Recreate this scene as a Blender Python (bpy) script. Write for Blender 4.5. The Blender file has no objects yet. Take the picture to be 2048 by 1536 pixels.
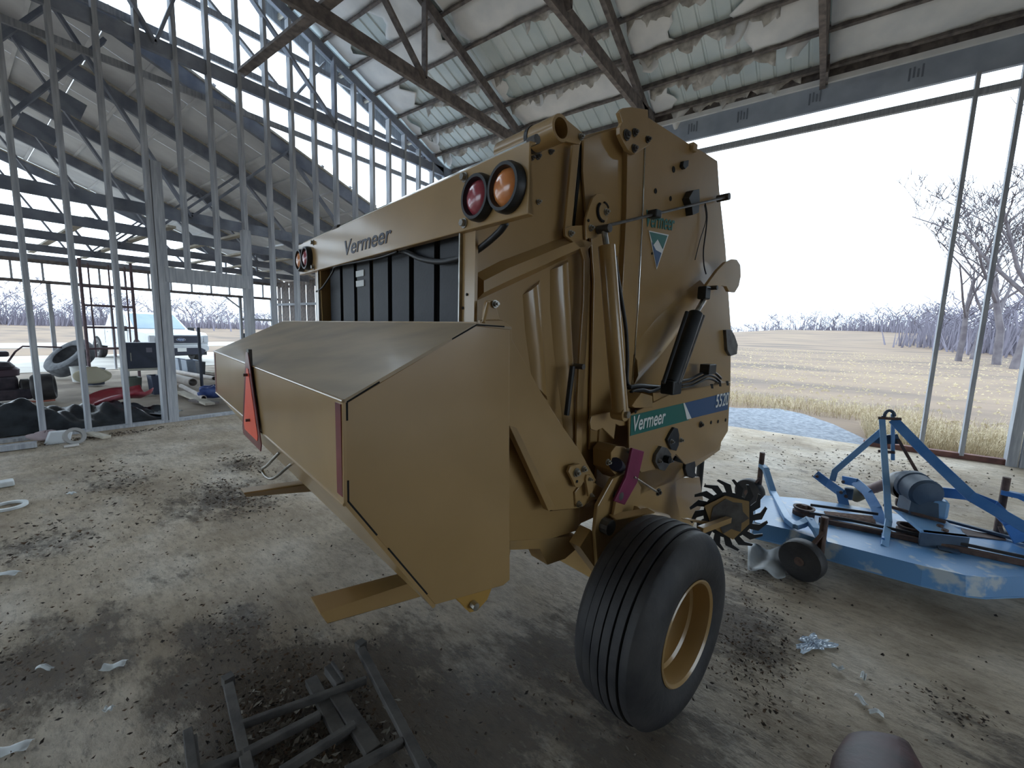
import bpy, bmesh, math, random
from mathutils import Vector, Matrix
random.seed(7)
scene = bpy.context.scene
col = scene.collection
V = Vector
# ------------------------------------------------------------------ camera
# world axes: +X along the shed towards the open end, +Y towards the far eave, +Z up; camera stands at the origin, 1.6 m up
FPX, PITCH, ROLL, YB, YM, EYE = 838.4, math.radians(7.198), math.radians(1.691), math.radians(36.32), math.radians(47.97), 1.6
_cp, _sp = math.cos(PITCH), math.sin(PITCH)
_cr, _sr = math.cos(ROLL), math.sin(ROLL)
_right0, _down0, _fwd0 = V((1, 0, 0)), V((0, -_sp, -_cp)), V((0, _cp, -_sp))
_r = _right0 * _cr - _down0 * _sr
_d = _right0 * _sr + _down0 * _cr
def _to_world(v):
    return V((v.x * math.cos(YB) - v.y * math.sin(YB), v.x * math.sin(YB) + v.y * math.cos(YB), v.z))
CR, CD, CF = _to_world(_r), _to_world(_d), _to_world(_fwd0)
CAM = V((0, 0, EYE))
cam_data = bpy.data.cameras.new('camera')
cam_data.sensor_width = 36.0
cam_data.lens = 36.0 * FPX / 2048.0
cam_data.clip_start = 0.02
cam_data.clip_end = 2000
cam = bpy.data.objects.new('camera', cam_data)
m = Matrix.Identity(4)
for i in range(3):
    m[i][0], m[i][1], m[i][2], m[i][3] = CR[i], -CD[i], -CF[i], CAM[i]
cam.matrix_world = m
col.objects.link(cam)
scene.camera = cam
# ------------------------------------------------------------------ overcast daylight
SKY = (0.73, 0.87, 1.0, 1)
SKY_STRENGTH = 2.6
world = bpy.data.worlds.new('overcast_sky')
scene.world = world
world.use_nodes = True
bg = world.node_tree.nodes['Background']
bg.inputs[0].default_value = SKY
bg.inputs[1].default_value = SKY_STRENGTH
vs = scene.view_settings
vs.view_transform = 'Standard'
vs.look = 'None'
vs.exposure = 0.6
vs.gamma = 1.0
vs.use_curve_mapping = False
scene.cycles.max_bounces = 8
scene.cycles.diffuse_bounces = 6
# ------------------------------------------------------------------ measuring: photograph pixel -> point on a plane of the place
def ray(x, y):
    return CR * (x - 1024) + CD * (y - 768) + CF * FPX
def at_z(x, y, z=0.0):
    d = ray(x, y); return CAM + d * ((z - EYE) / d.z)
def at_x(x, y, X):
    d = ray(x, y); return CAM + d * (X / d.x)
def at_y(x, y, Y):
    d = ray(x, y); return CAM + d * (Y / d.y)
_a = YM - YB
MU, MV = V((math.cos(_a), -math.sin(_a), 0)), V((math.sin(_a), math.cos(_a), 0))     # the baler's right-hand and forward directions
def M(u, v, z):
    return MU * u + MV * v + V((0, 0, z))
def at_u(x, y, u):
    d = ray(x, y); return CAM + d * (u / d.dot(MU))
def at_v(x, y, v):
    d = ray(x, y); return CAM + d * (v / d.dot(MV))
def uvz(p):
    return (p.dot(MU), p.dot(MV), p.z)
# ------------------------------------------------------------------ building blocks
WL = {}                                            # world position of every object built
class MB:
    """collects faces of one part, in world coordinates"""
    def __init__(s):
        s.v, s.f = [], []
    def add(s, vs, fs):
        o = len(s.v)
        s.v += [V(p) for p in vs]
        s.f += [tuple(i + o for i in f) for f in fs]
        return s
    def box(s, c, size, ax=None):
        c = V(c); ax = ax or (V((1, 0, 0)), V((0, 1, 0)), V((0, 0, 1)))
        h = [ax[i] * (size[i] / 2) for i in range(3)]
        vs = [c + h[0] * a + h[1] * b + h[2] * d for a in (-1, 1) for b in (-1, 1) for d in (-1, 1)]
        return s.add(vs, [(0, 1, 3, 2), (4, 6, 7, 5), (0, 4, 5, 1), (2, 3, 7, 6), (0, 2, 6, 4), (1, 5, 7, 3)])
    def beam(s, p, q, w, h, up=(0, 0, 1)):
        p, q = V(p), V(q); d = (q - p); L = d.length; d = d / L
        up = V(up); side = d.cross(up)
        if side.length < 1e-4: side = d.cross(V((1, 0, 0)))
        side.normalize(); up = side.cross(d)
        return s.box((p + q) / 2, (L, w, h), (d, side, up))
    def ring_pts(s, c, d, r, n, ph=0.0):
        d = V(d).normalized(); a = d.cross(V((0, 0, 1)))
        if a.length < 1e-3: a = d.cross(V((1, 0, 0)))
        a.normalize(); b = d.cross(a)
        return [V(c) + a * (r * math.cos(ph + 2 * math.pi * i / n)) + b * (r * math.sin(ph + 2 * math.pi * i / n)) for i in range(n)]
    def cyl(s, p, q, r, n=12, r2=None, cap=True, ph=0.0):
        p, q = V(p), V(q); d = q - p
        A = s.ring_pts(p, d, r, n, ph); B = s.ring_pts(q, d, r if r2 is None else r2, n, ph)
        fs = [(i, (i + 1) % n, n + (i + 1) % n, n + i) for i in range(n)]
        if cap: fs += [tuple(range(n - 1, -1, -1)), tuple(range(n, 2 * n))]
        return s.add(A + B, fs)
    def pipe(s, p, q, r, ri, n=16):
        p, q = V(p), V(q); d = q - p
        R = [s.ring_pts(p, d, r, n), s.ring_pts(q, d, r, n), s.ring_pts(q, d, ri, n), s.ring_pts(p, d, ri, n)]
        fs = []
        for k in range(4):
            a, b = k * n, ((k + 1) % 4) * n
            fs += [(a + i, a + (i + 1) % n, b + (i + 1) % n, b + i) for i in range(n)]
        return s.add(sum(R, []), fs)
    def tube(s, pts, r, n=8, cap=True):
        pts = [V(p) for p in pts]; rr = r if isinstance(r, (list, tuple)) else [r] * len(pts)
        ref = None; rings = []
        for i, p in enumerate(pts):
            d = (pts[min(i + 1, len(pts) - 1)] - pts[max(i - 1, 0)]).normalized()
            if ref is None:
                ref = d.cross(V((0, 0, 1)))
                if ref.length < 1e-3: ref = d.cross(V((1, 0, 0)))
            ref = (ref - d * ref.dot(d)).normalized(); b = d.cross(ref)
            rings.append([p + ref * (rr[i] * math.cos(2 * math.pi * k / n)) + b * (rr[i] * math.sin(2 * math.pi * k / n)) for k in range(n)])
        fs = []
        for j in range(len(rings) - 1):
            fs += [(j * n + k, j * n + (k + 1) % n, (j + 1) * n + (k + 1) % n, (j + 1) * n + k) for k in range(n)]
        if cap: fs += [tuple(range(n - 1, -1, -1)), tuple((len(rings) - 1) * n + k for k in range(n))]
        return s.add(sum(rings, []), fs)
    def prism(s, pts, ext):
        pts = [V(p) for p in pts]; e = V(ext); n = len(pts)
        return s.add(pts + [p + e for p in pts], [tuple(range(n)), tuple(range(2 * n - 1, n - 1, -1))] + [(i, n + i, n + (i + 1) % n, (i + 1) % n) for i in range(n)])
    def lathe(s, c, axis, prof, n=40, start=None):
        """prof: (distance along the axis, radius)"""
        c, d = V(c), V(axis).normalized(); m_ = len(prof); vs = []
        for (t, r) in prof: vs += s.ring_pts(c + d * t, d, r, n)
        fs = [(j * n + i, j * n + (i + 1) % n, (j + 1) * n + (i + 1) % n, (j + 1) * n + i) for j in range(m_ - 1) for i in range(n)]
        return s.add(vs, fs)
    def grid(s, f, nu, nv):
        vs = [f(i / nu, j / nv) for i in range(nu + 1) for j in range(nv + 1)]
        return s.add(vs, [(i * (nv + 1) + j, (i + 1) * (nv + 1) + j, (i + 1) * (nv + 1) + j + 1, i * (nv + 1) + j + 1) for i in range(nu) for j in range(nv)])
    def disc(s, c, axis, r, n=24):
        return s.add(s.ring_pts(c, axis, r, n), [tuple(range(n))])
    def build(s, name, mat, parent=None, smooth=False, bevel=0.0, solid=0.0, label=None, recalc=True):
        c = sum(s.v, V((0, 0, 0))) / max(1, len(s.v))
        me = bpy.data.meshes.new(name)
        me.from_pydata([p - c for p in s.v], [], s.f)
        if recalc:
            b = bmesh.new(); b.from_mesh(me); bmesh.ops.recalc_face_normals(b, faces=b.faces); b.to_mesh(me); b.free()
        me.materials.append(mat)
        if smooth:
            for p in me.polygons: p.use_smooth = True
        o = bpy.data.objects.new(name, me); col.objects.link(o)
        if smooth is not True and smooth:
            me.set_sharp_from_angle(angle=math.radians(smooth))
        if solid:
            md = o.modifiers.new('solid', 'SOLIDIFY'); md.thickness = solid; md.offset = 0
        if bevel:
            md = o.modifiers.new('bevel', 'BEVEL'); md.width = bevel; md.segments = 2; md.limit_method = 'ANGLE'; md.angle_limit = math.radians(40)
        put(o, c, parent)
        if label: o['label'] = label
        return o
def put(o, world_loc, parent=None):
    WL[o.name] = V(world_loc)
    if parent is not None:
        o.parent = parent; o.location = V(world_loc) - WL[parent.name]
    else:
        o.location = V(world_loc)
def tag(o, label=None, cat=None, group=None, kind=None):
    if label: o['label'] = label
    if cat: o['category'] = cat
    if group: o['group'] = group
    if kind: o['kind'] = kind
    return o
def thing(name, loc, label, cat, group=None, kind=None):
    o = bpy.data.objects.new(name, None); col.objects.link(o); o.empty_display_size = .1
    put(o, loc)
    return tag(o, label, cat, group, kind)
def clone(o, offset, parent=None):
    """a copy of a part at another place, sharing its mesh"""
    c = o.copy(); col.objects.link(c)
    put(c, WL[o.name] + V(offset), parent)
    return c
def text(name, body, origin, xdir, ydir, size, mat, parent, shear=0.0, bold=0.0, width=None, extrude=0.001):
    cu = bpy.data.curves.new(name, 'FONT'); cu.body = body; cu.size = size; cu.shear = shear; cu.offset = bold; cu.extrude = extrude
    tmp = bpy.data.objects.new(name, cu); col.objects.link(tmp)
    bpy.context.view_layer.update()
    me = bpy.data.meshes.new_from_object(tmp.evaluated_get(bpy.context.evaluated_depsgraph_get()))
    bpy.data.objects.remove(tmp); bpy.data.curves.remove(cu)
    x, y = V(xdir).normalized(), V(ydir).normalized(); zax = x.cross(y)
    x0 = min(v.co.x for v in me.vertices); w = max(v.co.x for v in me.vertices) - x0
    sx = width / w if width else 1.0
    for v in me.vertices:
        c = v.co; v.co = x * ((c.x - x0) * sx) + y * c.y + zax * c.z
    me.materials.clear(); me.materials.append(mat)
    o = bpy.data.objects.new(name, me); col.objects.link(o)
    put(o, origin, parent)
    return o
# ------------------------------------------------------------------ materials
def srgb(r, g, b):
    f = lambda c: (c / 255 / 12.92) if c <= 10 else ((c / 255 + .055) / 1.055) ** 2.4
    return (f(r), f(g), f(b), 1)
def mat(name, c1, c2=None, scale=6.0, rough=0.6, metal=0.0, bump=0.0, bscale=None, detail=4.0, contrast=(0.35, 0.65), stretch=None, coat=0.0, c3=None, spec=None, world_pos=False):
    m_ = bpy.data.materials.new(name); m_.use_nodes = True
    nt = m_.node_tree; N, Lk = nt.nodes, nt.links
    b = N['Principled BSDF']
    b.inputs['Roughness'].default_value = rough; b.inputs['Metallic'].default_value = metal
    if coat: b.inputs['Coat Weight'].default_value = coat; b.inputs['Coat Roughness'].default_value = .12
    if spec is not None: b.inputs['Specular IOR Level'].default_value = spec
    b.inputs['Base Color'].default_value = c1
    if world_pos:
        src = N.new('ShaderNodeNewGeometry').outputs['Position']
    else:
        src = N.new('ShaderNodeTexCoord').outputs['Object']
    if stretch:
        mp = N.new('ShaderNodeMapping'); mp.inputs['Scale'].default_value = stretch
        Lk.new(src, mp.inputs['Vector']); src = mp.outputs[0]
    if c2:
        n = N.new('ShaderNodeTexNoise'); n.inputs['Scale'].default_value = scale; n.inputs['Detail'].default_value = detail
        Lk.new(src, n.inputs['Vector'])
        r = N.new('ShaderNodeValToRGB')
        r.color_ramp.elements[0].position, r.color_ramp.elements[1].position = contrast
        r.color_ramp.elements[0].color, r.color_ramp.elements[1].color = c1, c2
        if c3:
            e = r.color_ramp.elements.new((contrast[0] + contrast[1]) / 2); e.color = c3
        Lk.new(n.outputs['Fac'], r.inputs['Fac']); Lk.new(r.outputs['Color'], b.inputs['Base Color'])
    if bump:
        n2 = N.new('ShaderNodeTexNoise'); n2.inputs['Scale'].default_value = bscale or scale * 4; n2.inputs['Detail'].default_value = 5
        Lk.new(src, n2.inputs['Vector'])
        bp = N.new('ShaderNodeBump'); bp.inputs['Strength'].default_value = bump; bp.inputs['Distance'].default_value = .02
        Lk.new(n2.outputs['Fac'], bp.inputs['Height']); Lk.new(bp.outputs[0], b.inputs['Normal'])
    return m_
WOOD = mat('weathered_wood', srgb(150, 154, 162), srgb(182, 185, 190), 5, .85, stretch=(7, 7, .5), bump=.12)
WOOD_PALE = mat('pale_lumber', srgb(180, 172, 156), srgb(206, 200, 186), 4, .8, stretch=(1, 6, 6))
WOOD_DARK = mat('dark_truss_wood', srgb(98, 92, 92), srgb(134, 126, 122), 5, .85, stretch=(2, 2, 2), bump=.12)
WOOD_RAFTER = mat('grey_rafter_wood', srgb(126, 132, 146), srgb(152, 158, 170), 4, .85)
ROOF_METAL = mat('galvanised_roof_metal', srgb(210, 222, 224), srgb(226, 234, 234), 2, .5, metal=.15)
BOARD_WHITE = mat('pale_roof_board', srgb(206, 208, 212), srgb(228, 230, 232), 1.5, .8)
VINYL = mat('white_insulation_vinyl', srgb(232, 234, 236), srgb(246, 246, 246), 3, .55, bump=.08, bscale=5)
VINYL_GREY = mat('grey_torn_insulation', srgb(168, 164, 160), srgb(216, 212, 206), 9, .75, bump=.3, bscale=20)
WRAP = mat('printed_wrap_board', srgb(160, 170, 186), srgb(178, 188, 202), 3, .6)
PRINT = mat('faded_print', srgb(120, 128, 142), rough=.7)
TAN = mat('tan_machine_paint', srgb(162, 130, 82), srgb(172, 139, 90), 3, .32, coat=.55, bump=.012, bscale=4)
TAN_DUSTY = mat('dusty_tan_paint', srgb(146, 120, 82), srgb(168, 134, 82), 5, .5)
TAN_TOP = mat('dusty_tan_sheet', srgb(150, 130, 102), srgb(176, 152, 118), 2.2, .42, coat=.2, stretch=(1, 4, 1))
STEEL = mat('bright_steel', srgb(190, 188, 182), srgb(150, 148, 142), 20, .3, metal=.9)
CHROME = mat('polished_edge', srgb(222, 222, 218), rough=.12, metal=1.0)
STEEL_DARK = mat('dull_steel', srgb(110, 108, 106), srgb(82, 78, 76), 14, .5, metal=.6)
BLACK = mat('black_paint', srgb(26, 28, 32), srgb(40, 42, 46), 9, .42)
RUBBER = mat('black_rubber', srgb(34, 34, 38), srgb(58, 56, 56), 7, .62, bump=.1, bscale=40)
BELT = mat('rubber_belt', srgb(34, 38, 46), srgb(46, 50, 58), 5, .55, bump=.05, bscale=90)
DARK = mat('dark_interior', srgb(24, 24, 26), rough=.9)
AMBER = mat('amber_lens', srgb(214, 122, 62), srgb(226, 146, 84), 20, .2, coat=.6)
REDLENS = mat('red_lens', srgb(150, 52, 66), srgb(172, 74, 84), 20, .2, coat=.6)
SMV_ORANGE = mat('fluorescent_orange', srgb(246, 84, 52), srgb(250, 100, 66), 6, .45)
MAROON = mat('maroon_reflector', srgb(104, 22, 34), srgb(128, 34, 48), 14, .3, coat=.3)
MAGENTA = mat('magenta_plastic', srgb(112, 26, 66), srgb(132, 36, 80), 8, .5)
DECAL_GREEN = mat('green_decal', srgb(24, 106, 98), rough=.4)
DECAL_BLUE = mat('blue_decal', srgb(48, 84, 128), rough=.4)
DECAL_WHITE = mat('white_decal', srgb(228, 230, 228), rough=.5)
DECAL_DARK = mat('dark_lettering', srgb(42, 44, 60), rough=.45)
# ================================================================== THE SETTING
def floor_material():
    m_ = bpy.data.materials.new('dirty_concrete'); m_.use_nodes = True
    nt = m_.node_tree; N, Lk = nt.nodes, nt.links; b = N['Principled BSDF']
    pos = N.new('ShaderNodeNewGeometry').outputs['Position']
    def noise(scale, detail=5, rough=.55, stretch=None):
        n = N.new('ShaderNodeTexNoise'); n.inputs['Scale'].default_value = scale; n.inputs['Detail'].default_value = detail; n.inputs['Roughness'].default_value = rough
        if stretch:
            mp = N.new('ShaderNodeMapping'); mp.inputs['Scale'].default_value = stretch; mp.inputs['Rotation'].default_value = (0, 0, .35)
            Lk.new(pos, mp.inputs[0]); Lk.new(mp.outputs[0], n.inputs[0])
        else: Lk.new(pos, n.inputs[0])
        return n.outputs['Fac']
    def math_(op, a, b_=None, c=None):
        n = N.new('ShaderNodeMath'); n.operation = op
        for i, x in enumerate((a, b_, c)):
            if x is None: continue
            if isinstance(x, (int, float)): n.inputs[i].default_value = x
            else: Lk.new(x, n.inputs[i])
        return n.outputs[0]
    def ramp(f, stops):
        r = N.new('ShaderNodeValToRGB'); cr = r.color_ramp
        cr.elements[0].position, cr.elements[0].color = stops[0]; cr.elements[1].position, cr.elements[1].color = stops[-1]
        for p, c in stops[1:-1]:
            e = cr.elements.new(p); e.color = c
        Lk.new(f, r.inputs[0]); return r.outputs[0]
    def mixc(f, a, b_):
        n = N.new('ShaderNodeMix'); n.data_type = 'RGBA'
        Lk.new(f, n.inputs[0])
        for i, x in ((6, a), (7, b_)):
            if isinstance(x, tuple): n.inputs[i].default_value = x
            else: Lk.new(x, n.inputs[i])
        return n.outputs[2]
    base = ramp(noise(1.1, 6), [(.36, srgb(158, 142, 120)), (.5, srgb(197, 181, 158)), (.62, srgb(218, 205, 186))])
    warm = ramp(noise(.45, 3), [(.42, (0, 0, 0, 1)), (.7, (1, 1, 1, 1))])
    c = mixc(math_('MULTIPLY', warm, .4), base, srgb(160, 136, 104))
    # trodden dirt in dark smears; the foreground ones also paint in the baler's shade
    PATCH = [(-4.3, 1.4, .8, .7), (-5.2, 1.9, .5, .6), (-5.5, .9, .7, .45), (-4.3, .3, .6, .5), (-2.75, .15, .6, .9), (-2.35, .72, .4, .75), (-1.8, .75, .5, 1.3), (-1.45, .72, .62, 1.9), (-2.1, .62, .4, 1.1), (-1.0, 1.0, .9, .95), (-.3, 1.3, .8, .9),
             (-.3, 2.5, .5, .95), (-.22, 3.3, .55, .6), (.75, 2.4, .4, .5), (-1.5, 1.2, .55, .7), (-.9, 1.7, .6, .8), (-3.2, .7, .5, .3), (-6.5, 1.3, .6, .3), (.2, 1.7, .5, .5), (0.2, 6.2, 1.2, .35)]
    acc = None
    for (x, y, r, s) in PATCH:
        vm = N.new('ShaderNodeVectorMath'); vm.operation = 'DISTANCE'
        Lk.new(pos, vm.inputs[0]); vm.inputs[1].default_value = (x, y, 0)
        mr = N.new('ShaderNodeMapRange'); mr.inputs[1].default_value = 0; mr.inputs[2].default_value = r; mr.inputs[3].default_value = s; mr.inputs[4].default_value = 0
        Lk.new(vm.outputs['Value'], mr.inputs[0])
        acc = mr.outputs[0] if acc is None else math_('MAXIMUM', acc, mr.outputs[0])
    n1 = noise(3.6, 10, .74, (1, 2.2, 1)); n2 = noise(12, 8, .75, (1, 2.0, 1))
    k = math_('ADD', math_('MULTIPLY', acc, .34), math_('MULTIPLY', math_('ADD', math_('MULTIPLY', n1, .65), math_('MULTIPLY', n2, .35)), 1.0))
    dirt = ramp(k, [(.60, (0, 0, 0, 1)), (.70, (1, 1, 1, 1))])  # dirt, with the foreground shade painted in
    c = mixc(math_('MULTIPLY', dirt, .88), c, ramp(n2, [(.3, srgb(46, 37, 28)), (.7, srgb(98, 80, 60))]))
    speck = ramp(noise(15, 7, .8, (1, 2.6, 1)), [(.54, (0, 0, 0, 1)), (.64, (1, 1, 1, 1))])
    c = mixc(math_('MULTIPLY', speck, .55), c, srgb(70, 62, 54))
    pale = ramp(noise(2.1, 7, .7), [(.56, (0, 0, 0, 1)), (.72, (1, 1, 1, 1))])
    c = mixc(math_('MULTIPLY', pale, .3), c, srgb(206, 202, 192))
    mott = ramp(noise(6.5, 10, .8, (1, 2.3, 1)), [(.44, (0, 0, 0, 1)), (.62, (1, 1, 1, 1))])
    c = mixc(math_('MULTIPLY', mott, .5), c, srgb(110, 93, 74))
    Lk.new(c, b.inputs['Base Color'])
    rr = ramp(noise(1.6, 4), [(.35, (.55, .55, .55, 1)), (.7, (.85, .85, .85, 1))]); Lk.new(rr, b.inputs['Roughness'])
    bp = N.new('ShaderNodeBump'); bp.inputs['Strength'].default_value = .8; bp.inputs['Distance'].default_value = .03
    Lk.new(math_('ADD', noise(14, 9, .75, (1, 2, 1)), math_('MULTIPLY', dirt, .5)), bp.inputs['Height']); Lk.new(bp.outputs[0], b.inputs['Normal'])
    return m_
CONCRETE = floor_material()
DIRT = mat('packed_dirt', srgb(120, 108, 96), srgb(170, 158, 142), .9, .9, bump=.5, bscale=9, c3=srgb(146, 134, 120), world_pos=True)
FIELD = mat('dry_field', srgb(90, 77, 67), srgb(124, 106, 86), .12, .95, detail=9, bump=.5, bscale=3, c3=srgb(116, 98, 82), world_pos=True, stretch=(1, 2.5, 1))
STRAW = mat('dry_grass', srgb(176, 160, 130), srgb(208, 194, 164), 9, .9)
GRAVEL_M = mat('grey_gravel', srgb(100, 106, 116), srgb(140, 146, 154), 14, .9, bump=.8, bscale=40, world_pos=True)
ROAD_M = mat('pale_gravel_road', srgb(150, 146, 140), srgb(172, 168, 160), .8, .9, world_pos=True)
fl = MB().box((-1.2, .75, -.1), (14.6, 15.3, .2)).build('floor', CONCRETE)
tag(fl, 'dirty concrete shed floor strewn with leaves and mud', 'floor', kind='structure')
dl = MB().box((-13.55, 1.5, -.12), (10.1, 14, .16)).build('floor', DIRT)
tag(dl, 'packed dirt floor of the lower lean-to beyond the stud wall', 'floor', kind='structure')
# ---- outside ground: rises gently beyond the far eave
def hgt(x, y):
    t = max(0.0, y - 20) / 130.0
    h = -.06 + 4.6 * min(1.0, t) ** 1.5
    k = min(1.0, max(0.0, (x + 60) / 50.0))
    k2 = 1 - .42 * min(1.0, max(0.0, (x - 10) / 90.0))
    return -.06 + (h + .06) * (0.15 + .85 * k) * k2 - max(0.0, (y - 150)) * .05
def ground_fn(s, t):
    def warp(a): return math.copysign(abs(a) ** 2.4, a)
    x = -20 + 420 * warp(2 * s - 1); y = 6 + 420 * warp(2 * t - 1)
    return V((x, y, hgt(x, y)))
gd = MB().grid(ground_fn, 90, 90).build('ground', FIELD, smooth=True)
tag(gd, 'harvested straw coloured field rolling away outside the shed', 'field', kind='structure')
gp = MB()
gpts = [(-4.2, 8.42), (.95, 8.42), (.62, 9.4), (.3, 10.3), (-.2, 11.2), (-.7, 11.6), (-1.5, 10.9), (-3, 11), (-4.2, 10.2)]
gp.prism([(x, y, -.03) for x, y in gpts], (0, 0, -.06))
tag(gp.build('gravel_patch', GRAVEL_M), 'pale grey gravel apron outside the big opening', 'gravel', kind='structure')
rd = MB().prism([(-30, -60, -.03), (-36, -60, -.03), (-44, 60, -.03), (-37, 60, -.03)], (0, 0, -.05))
tag(rd.build('road', ROAD_M), 'pale gravel road crossing beyond the white pickup', 'road', kind='structure')
yard = MB().prism([(-18.7, -14, -.03), (-18.7, 9, -.03), (-27, 10, -.03), (-26, -14, -.03)], (0, 0, -.05))
tag(yard.build('ground', ROAD_M), 'pale worn yard the white pickup stands on', 'yard', kind='structure')
# ---- main roof
SL = .38
def zpur(Y): return 5.87 + SL * (7.74 - Y)           # lower edge of the purlins on the far slope
RIDGE = .5
sdir = V((0, 1, -SL)).normalized(); snor = V((0, SL, 1)).normalized()
roof = thing('ceiling', (-2, 1, 6), 'high ribbed metal shed roof on dark timber trusses', 'roof', kind='structure')
TRUSS_X = [-8.3, -5.67, -3.03, -.4, 2.24, 4.87]
def truss(X, wood=WOOD_DARK):
    t = MB(); zc = 5.60
    ch = t.beam((X, -7.2, zc), (X, 8.5, zc), .075, .20, (0, 0, 1)).build('truss', wood, roof)
    for a, b_ in (((X, RIDGE, zpur(RIDGE) - .10), (X, 8.72, zpur(8.72) - .10)), ((X, RIDGE, zpur(RIDGE) - .10), (X, -7.4, zpur(8.4) - .10))):
        MB().beam(a, b_, .075, .17, (0, 0, 1)).build('top_chord', wood, ch)
    def top(Y): return zpur(Y) - .12 if Y > RIDGE else zpur(2 * RIDGE - Y) - .12
    for (ya, yb) in ((5.0, 5.0), (5.0, 2.9), (2.2, 2.9), (2.2, RIDGE), (-1.2, RIDGE), (-1.2, -1.9), (-4.0, -1.9), (-4.0, -4.0)):
        MB().beam((X + .055, ya, zc), (X + .055, yb, top(yb)), .04, .10, (1, 0, 0)).build('web', wood, ch)
    MB().box((X + .05, 8.25, 5.6), (.03, .5, .24)).build('gusset_plate', wood, ch)
    return ch
for X in TRUSS_X: truss(X, WOOD_RAFTER if X < -8 else WOOD_DARK)
purl = [8.3, 7.74, 7.165, 6.58, 5.99, 5.405, 4.82, 4.235, 3.65, 3.06, 2.47, 1.88, 1.29, .7]
for i, Y in enumerate(purl):
    z = zpur(Y)
    MB().beam((-8.75, Y, z + .047), (6.0, Y, z + .047), .045, .094, snor).build('purlin', WOOD_DARK, roof)
for k in range(14):
    Y = RIDGE - .2 - k * .585
    MB().beam((-8.75, Y, zpur(2 * RIDGE - Y) + .047), (6.0, Y, zpur(2 * RIDGE - Y) + .047), .045, .094, V((0, -SL, 1))).build('purlin', WOOD_DARK, roof)
# ribbed sheets, 0.915 m cover width
def rib_profile(w=.915):
    pts = []
    for k in range(4):
        x = k * w / 4
        pts += [(x, 0), (x + .165, 0), (x + .180, .022), (x + .205, .022), (x + .22, 0)]
    pts.append((w, 0)); return pts
def sheet(x0, Ya, Yb):
    """Ya ridge end, Yb eave end"""
    t = MB(); P = rib_profile(); vs = []; n = len(P)
    for Y in (Ya, Yb):
        zz = zpur(Y if Yb > Ya else 2 * RIDGE - Y) + .098
        for (x, h) in P: vs.append(V((x0 + x, Y, zz + h)))
    t.add(vs, [(i, i + 1, n + i + 1, n + i) for i in range(n - 1)])
    return t
first = sheet(-8.78, RIDGE, 8.85).build('roof_sheet', ROOF_METAL, roof, solid=.001)
for k in range(1, 16): clone(first, (.915 * k, 0, 0), roof)
first = sheet(-8.78, RIDGE, -7.7).build('roof_sheet', ROOF_METAL, roof, solid=.001)
for k in range(1, 16): clone(first, (.915 * k, 0, 0), roof)
# lateral braces across the bottom chords
for Y in (3.35, -2.6):
    MB().beam((-8.4, Y, 5.76), (5.2, Y, 5.76), .14, .045).build('lateral_brace', WOOD_DARK, roof)
# white insulation facing left between some purlins, and the torn shreds on others
rnd = random.Random(3)
def facing(xa, xb, row, torn_a=0.0, torn_b=0.0, ya=0.0, yb=1.0):
    Y0, Y1 = purl[row], purl[row + 1]; ph = rnd.random() * 6
    def f(s, t):
        ea = torn_a * (.5 + .5 * math.sin(7 * t + ph)) * (1 - s); eb = torn_b * (.5 + .5 * math.sin(9 * t + ph * 2)) * s
        x = xa + (xb - xa) * s + ea - eb
        q = ya + (yb - ya) * t
        Y = Y0 + (Y1 - Y0) * q
        sag = .035 * math.sin(math.pi * q) + .012 * math.sin(x * 5 + ph) + .01 * math.sin(x * 13 + 7 * q)
        return V((x, Y, zpur(Y) + .06 - sag))
    return MB().grid(f, 14, 6).build('insulation_facing', VINYL, roof, smooth=True, solid=.004)
W = [(-8.2, -5.7, 4, .0, .25), (-8.2, -7.3, 3, 0, .3), (-8.2, -7.6, 5, 0, .3), (-7.0, -5.7, 5, .3, 0), (-8.25, -7.95, 2, 0, .15), (-8.25, -7.9, 1, 0, .15),
     (-5.6, -3.1, 1, .05, 0), (-5.6, -4.9, 5, 0, .2), (-5.6, -3.1, 4, .1, .0), (-4.6, -3.1, 5, .25, 0), (-5.6, -5.3, 2, 0, .2),
     (-2.95, -2.25, 2, 0, .15), (-2.95, -2.1, 3, 0, .2), (-2.95, -2.5, 4, 0, .3), (-1.55, -.45, 2, .35, 0), (-1.4, -.45, 1, .1, 0), (-2.95, -2.5, 0, 0, .15), (-2.2, -.45, 4, .3, 0), (-1.2, -.45, 3, .3, 0)]
for a in W: facing(a[0], a[1], a[2], a[3], a[4])
for r in range(0, 8):
    for (xa, xb) in ((-.35, 2.2), (2.3, 4.8)): facing(xa, xb, r)
for r in range(6, 13):
    for (xa, xb) in ((-8.2, -5.7), (-5.6, -3.1), (-2.95, -.45)): facing(xa, xb, r, .1, .1)
def shred(xa, xb, row, drop=.10):
    Y = purl[row]; n = int((xb - xa) / .05); ph = rnd.random() * 9
    hs = [max(.02, drop * (.45 + .5 * math.sin(i * .55 + ph) * rnd.random() + rnd.random() * .55)) for i in range(n + 1)]
    def f(s, t):
        i = min(n, int(round(s * n))); x = xa + (xb - xa) * s
        return V((x + .02 * math.sin(i * 1.7), Y + .03 + .05 * math.sin(i * .9 + ph) * t + .05 * t, zpur(Y) + .05 - hs[i] * t * 1.3))
    return MB().grid(f, n, 3).build('torn_insulation', VINYL_GREY, roof, smooth=True, solid=.004)
for a in [(-8.1, -5.75, 1, .12), (-8.0, -5.75, 2, .10), (-7.9, -6.0, 0, .10), (-7.4, -5.75, 3, .12), (-5.55, -3.1, 2, .12), (-5.5, -3.2, 3, .12), (-4.4, -3.8, 4, .1), (-2.9, -1.0, 1, .16), (-2.9, -.9, 2, .12), (-2.9, -.6, 3, .14), (-2.3, -.7, 0, .14), (-5.5, -4.6, 1, .1)]: shred(*a)
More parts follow.
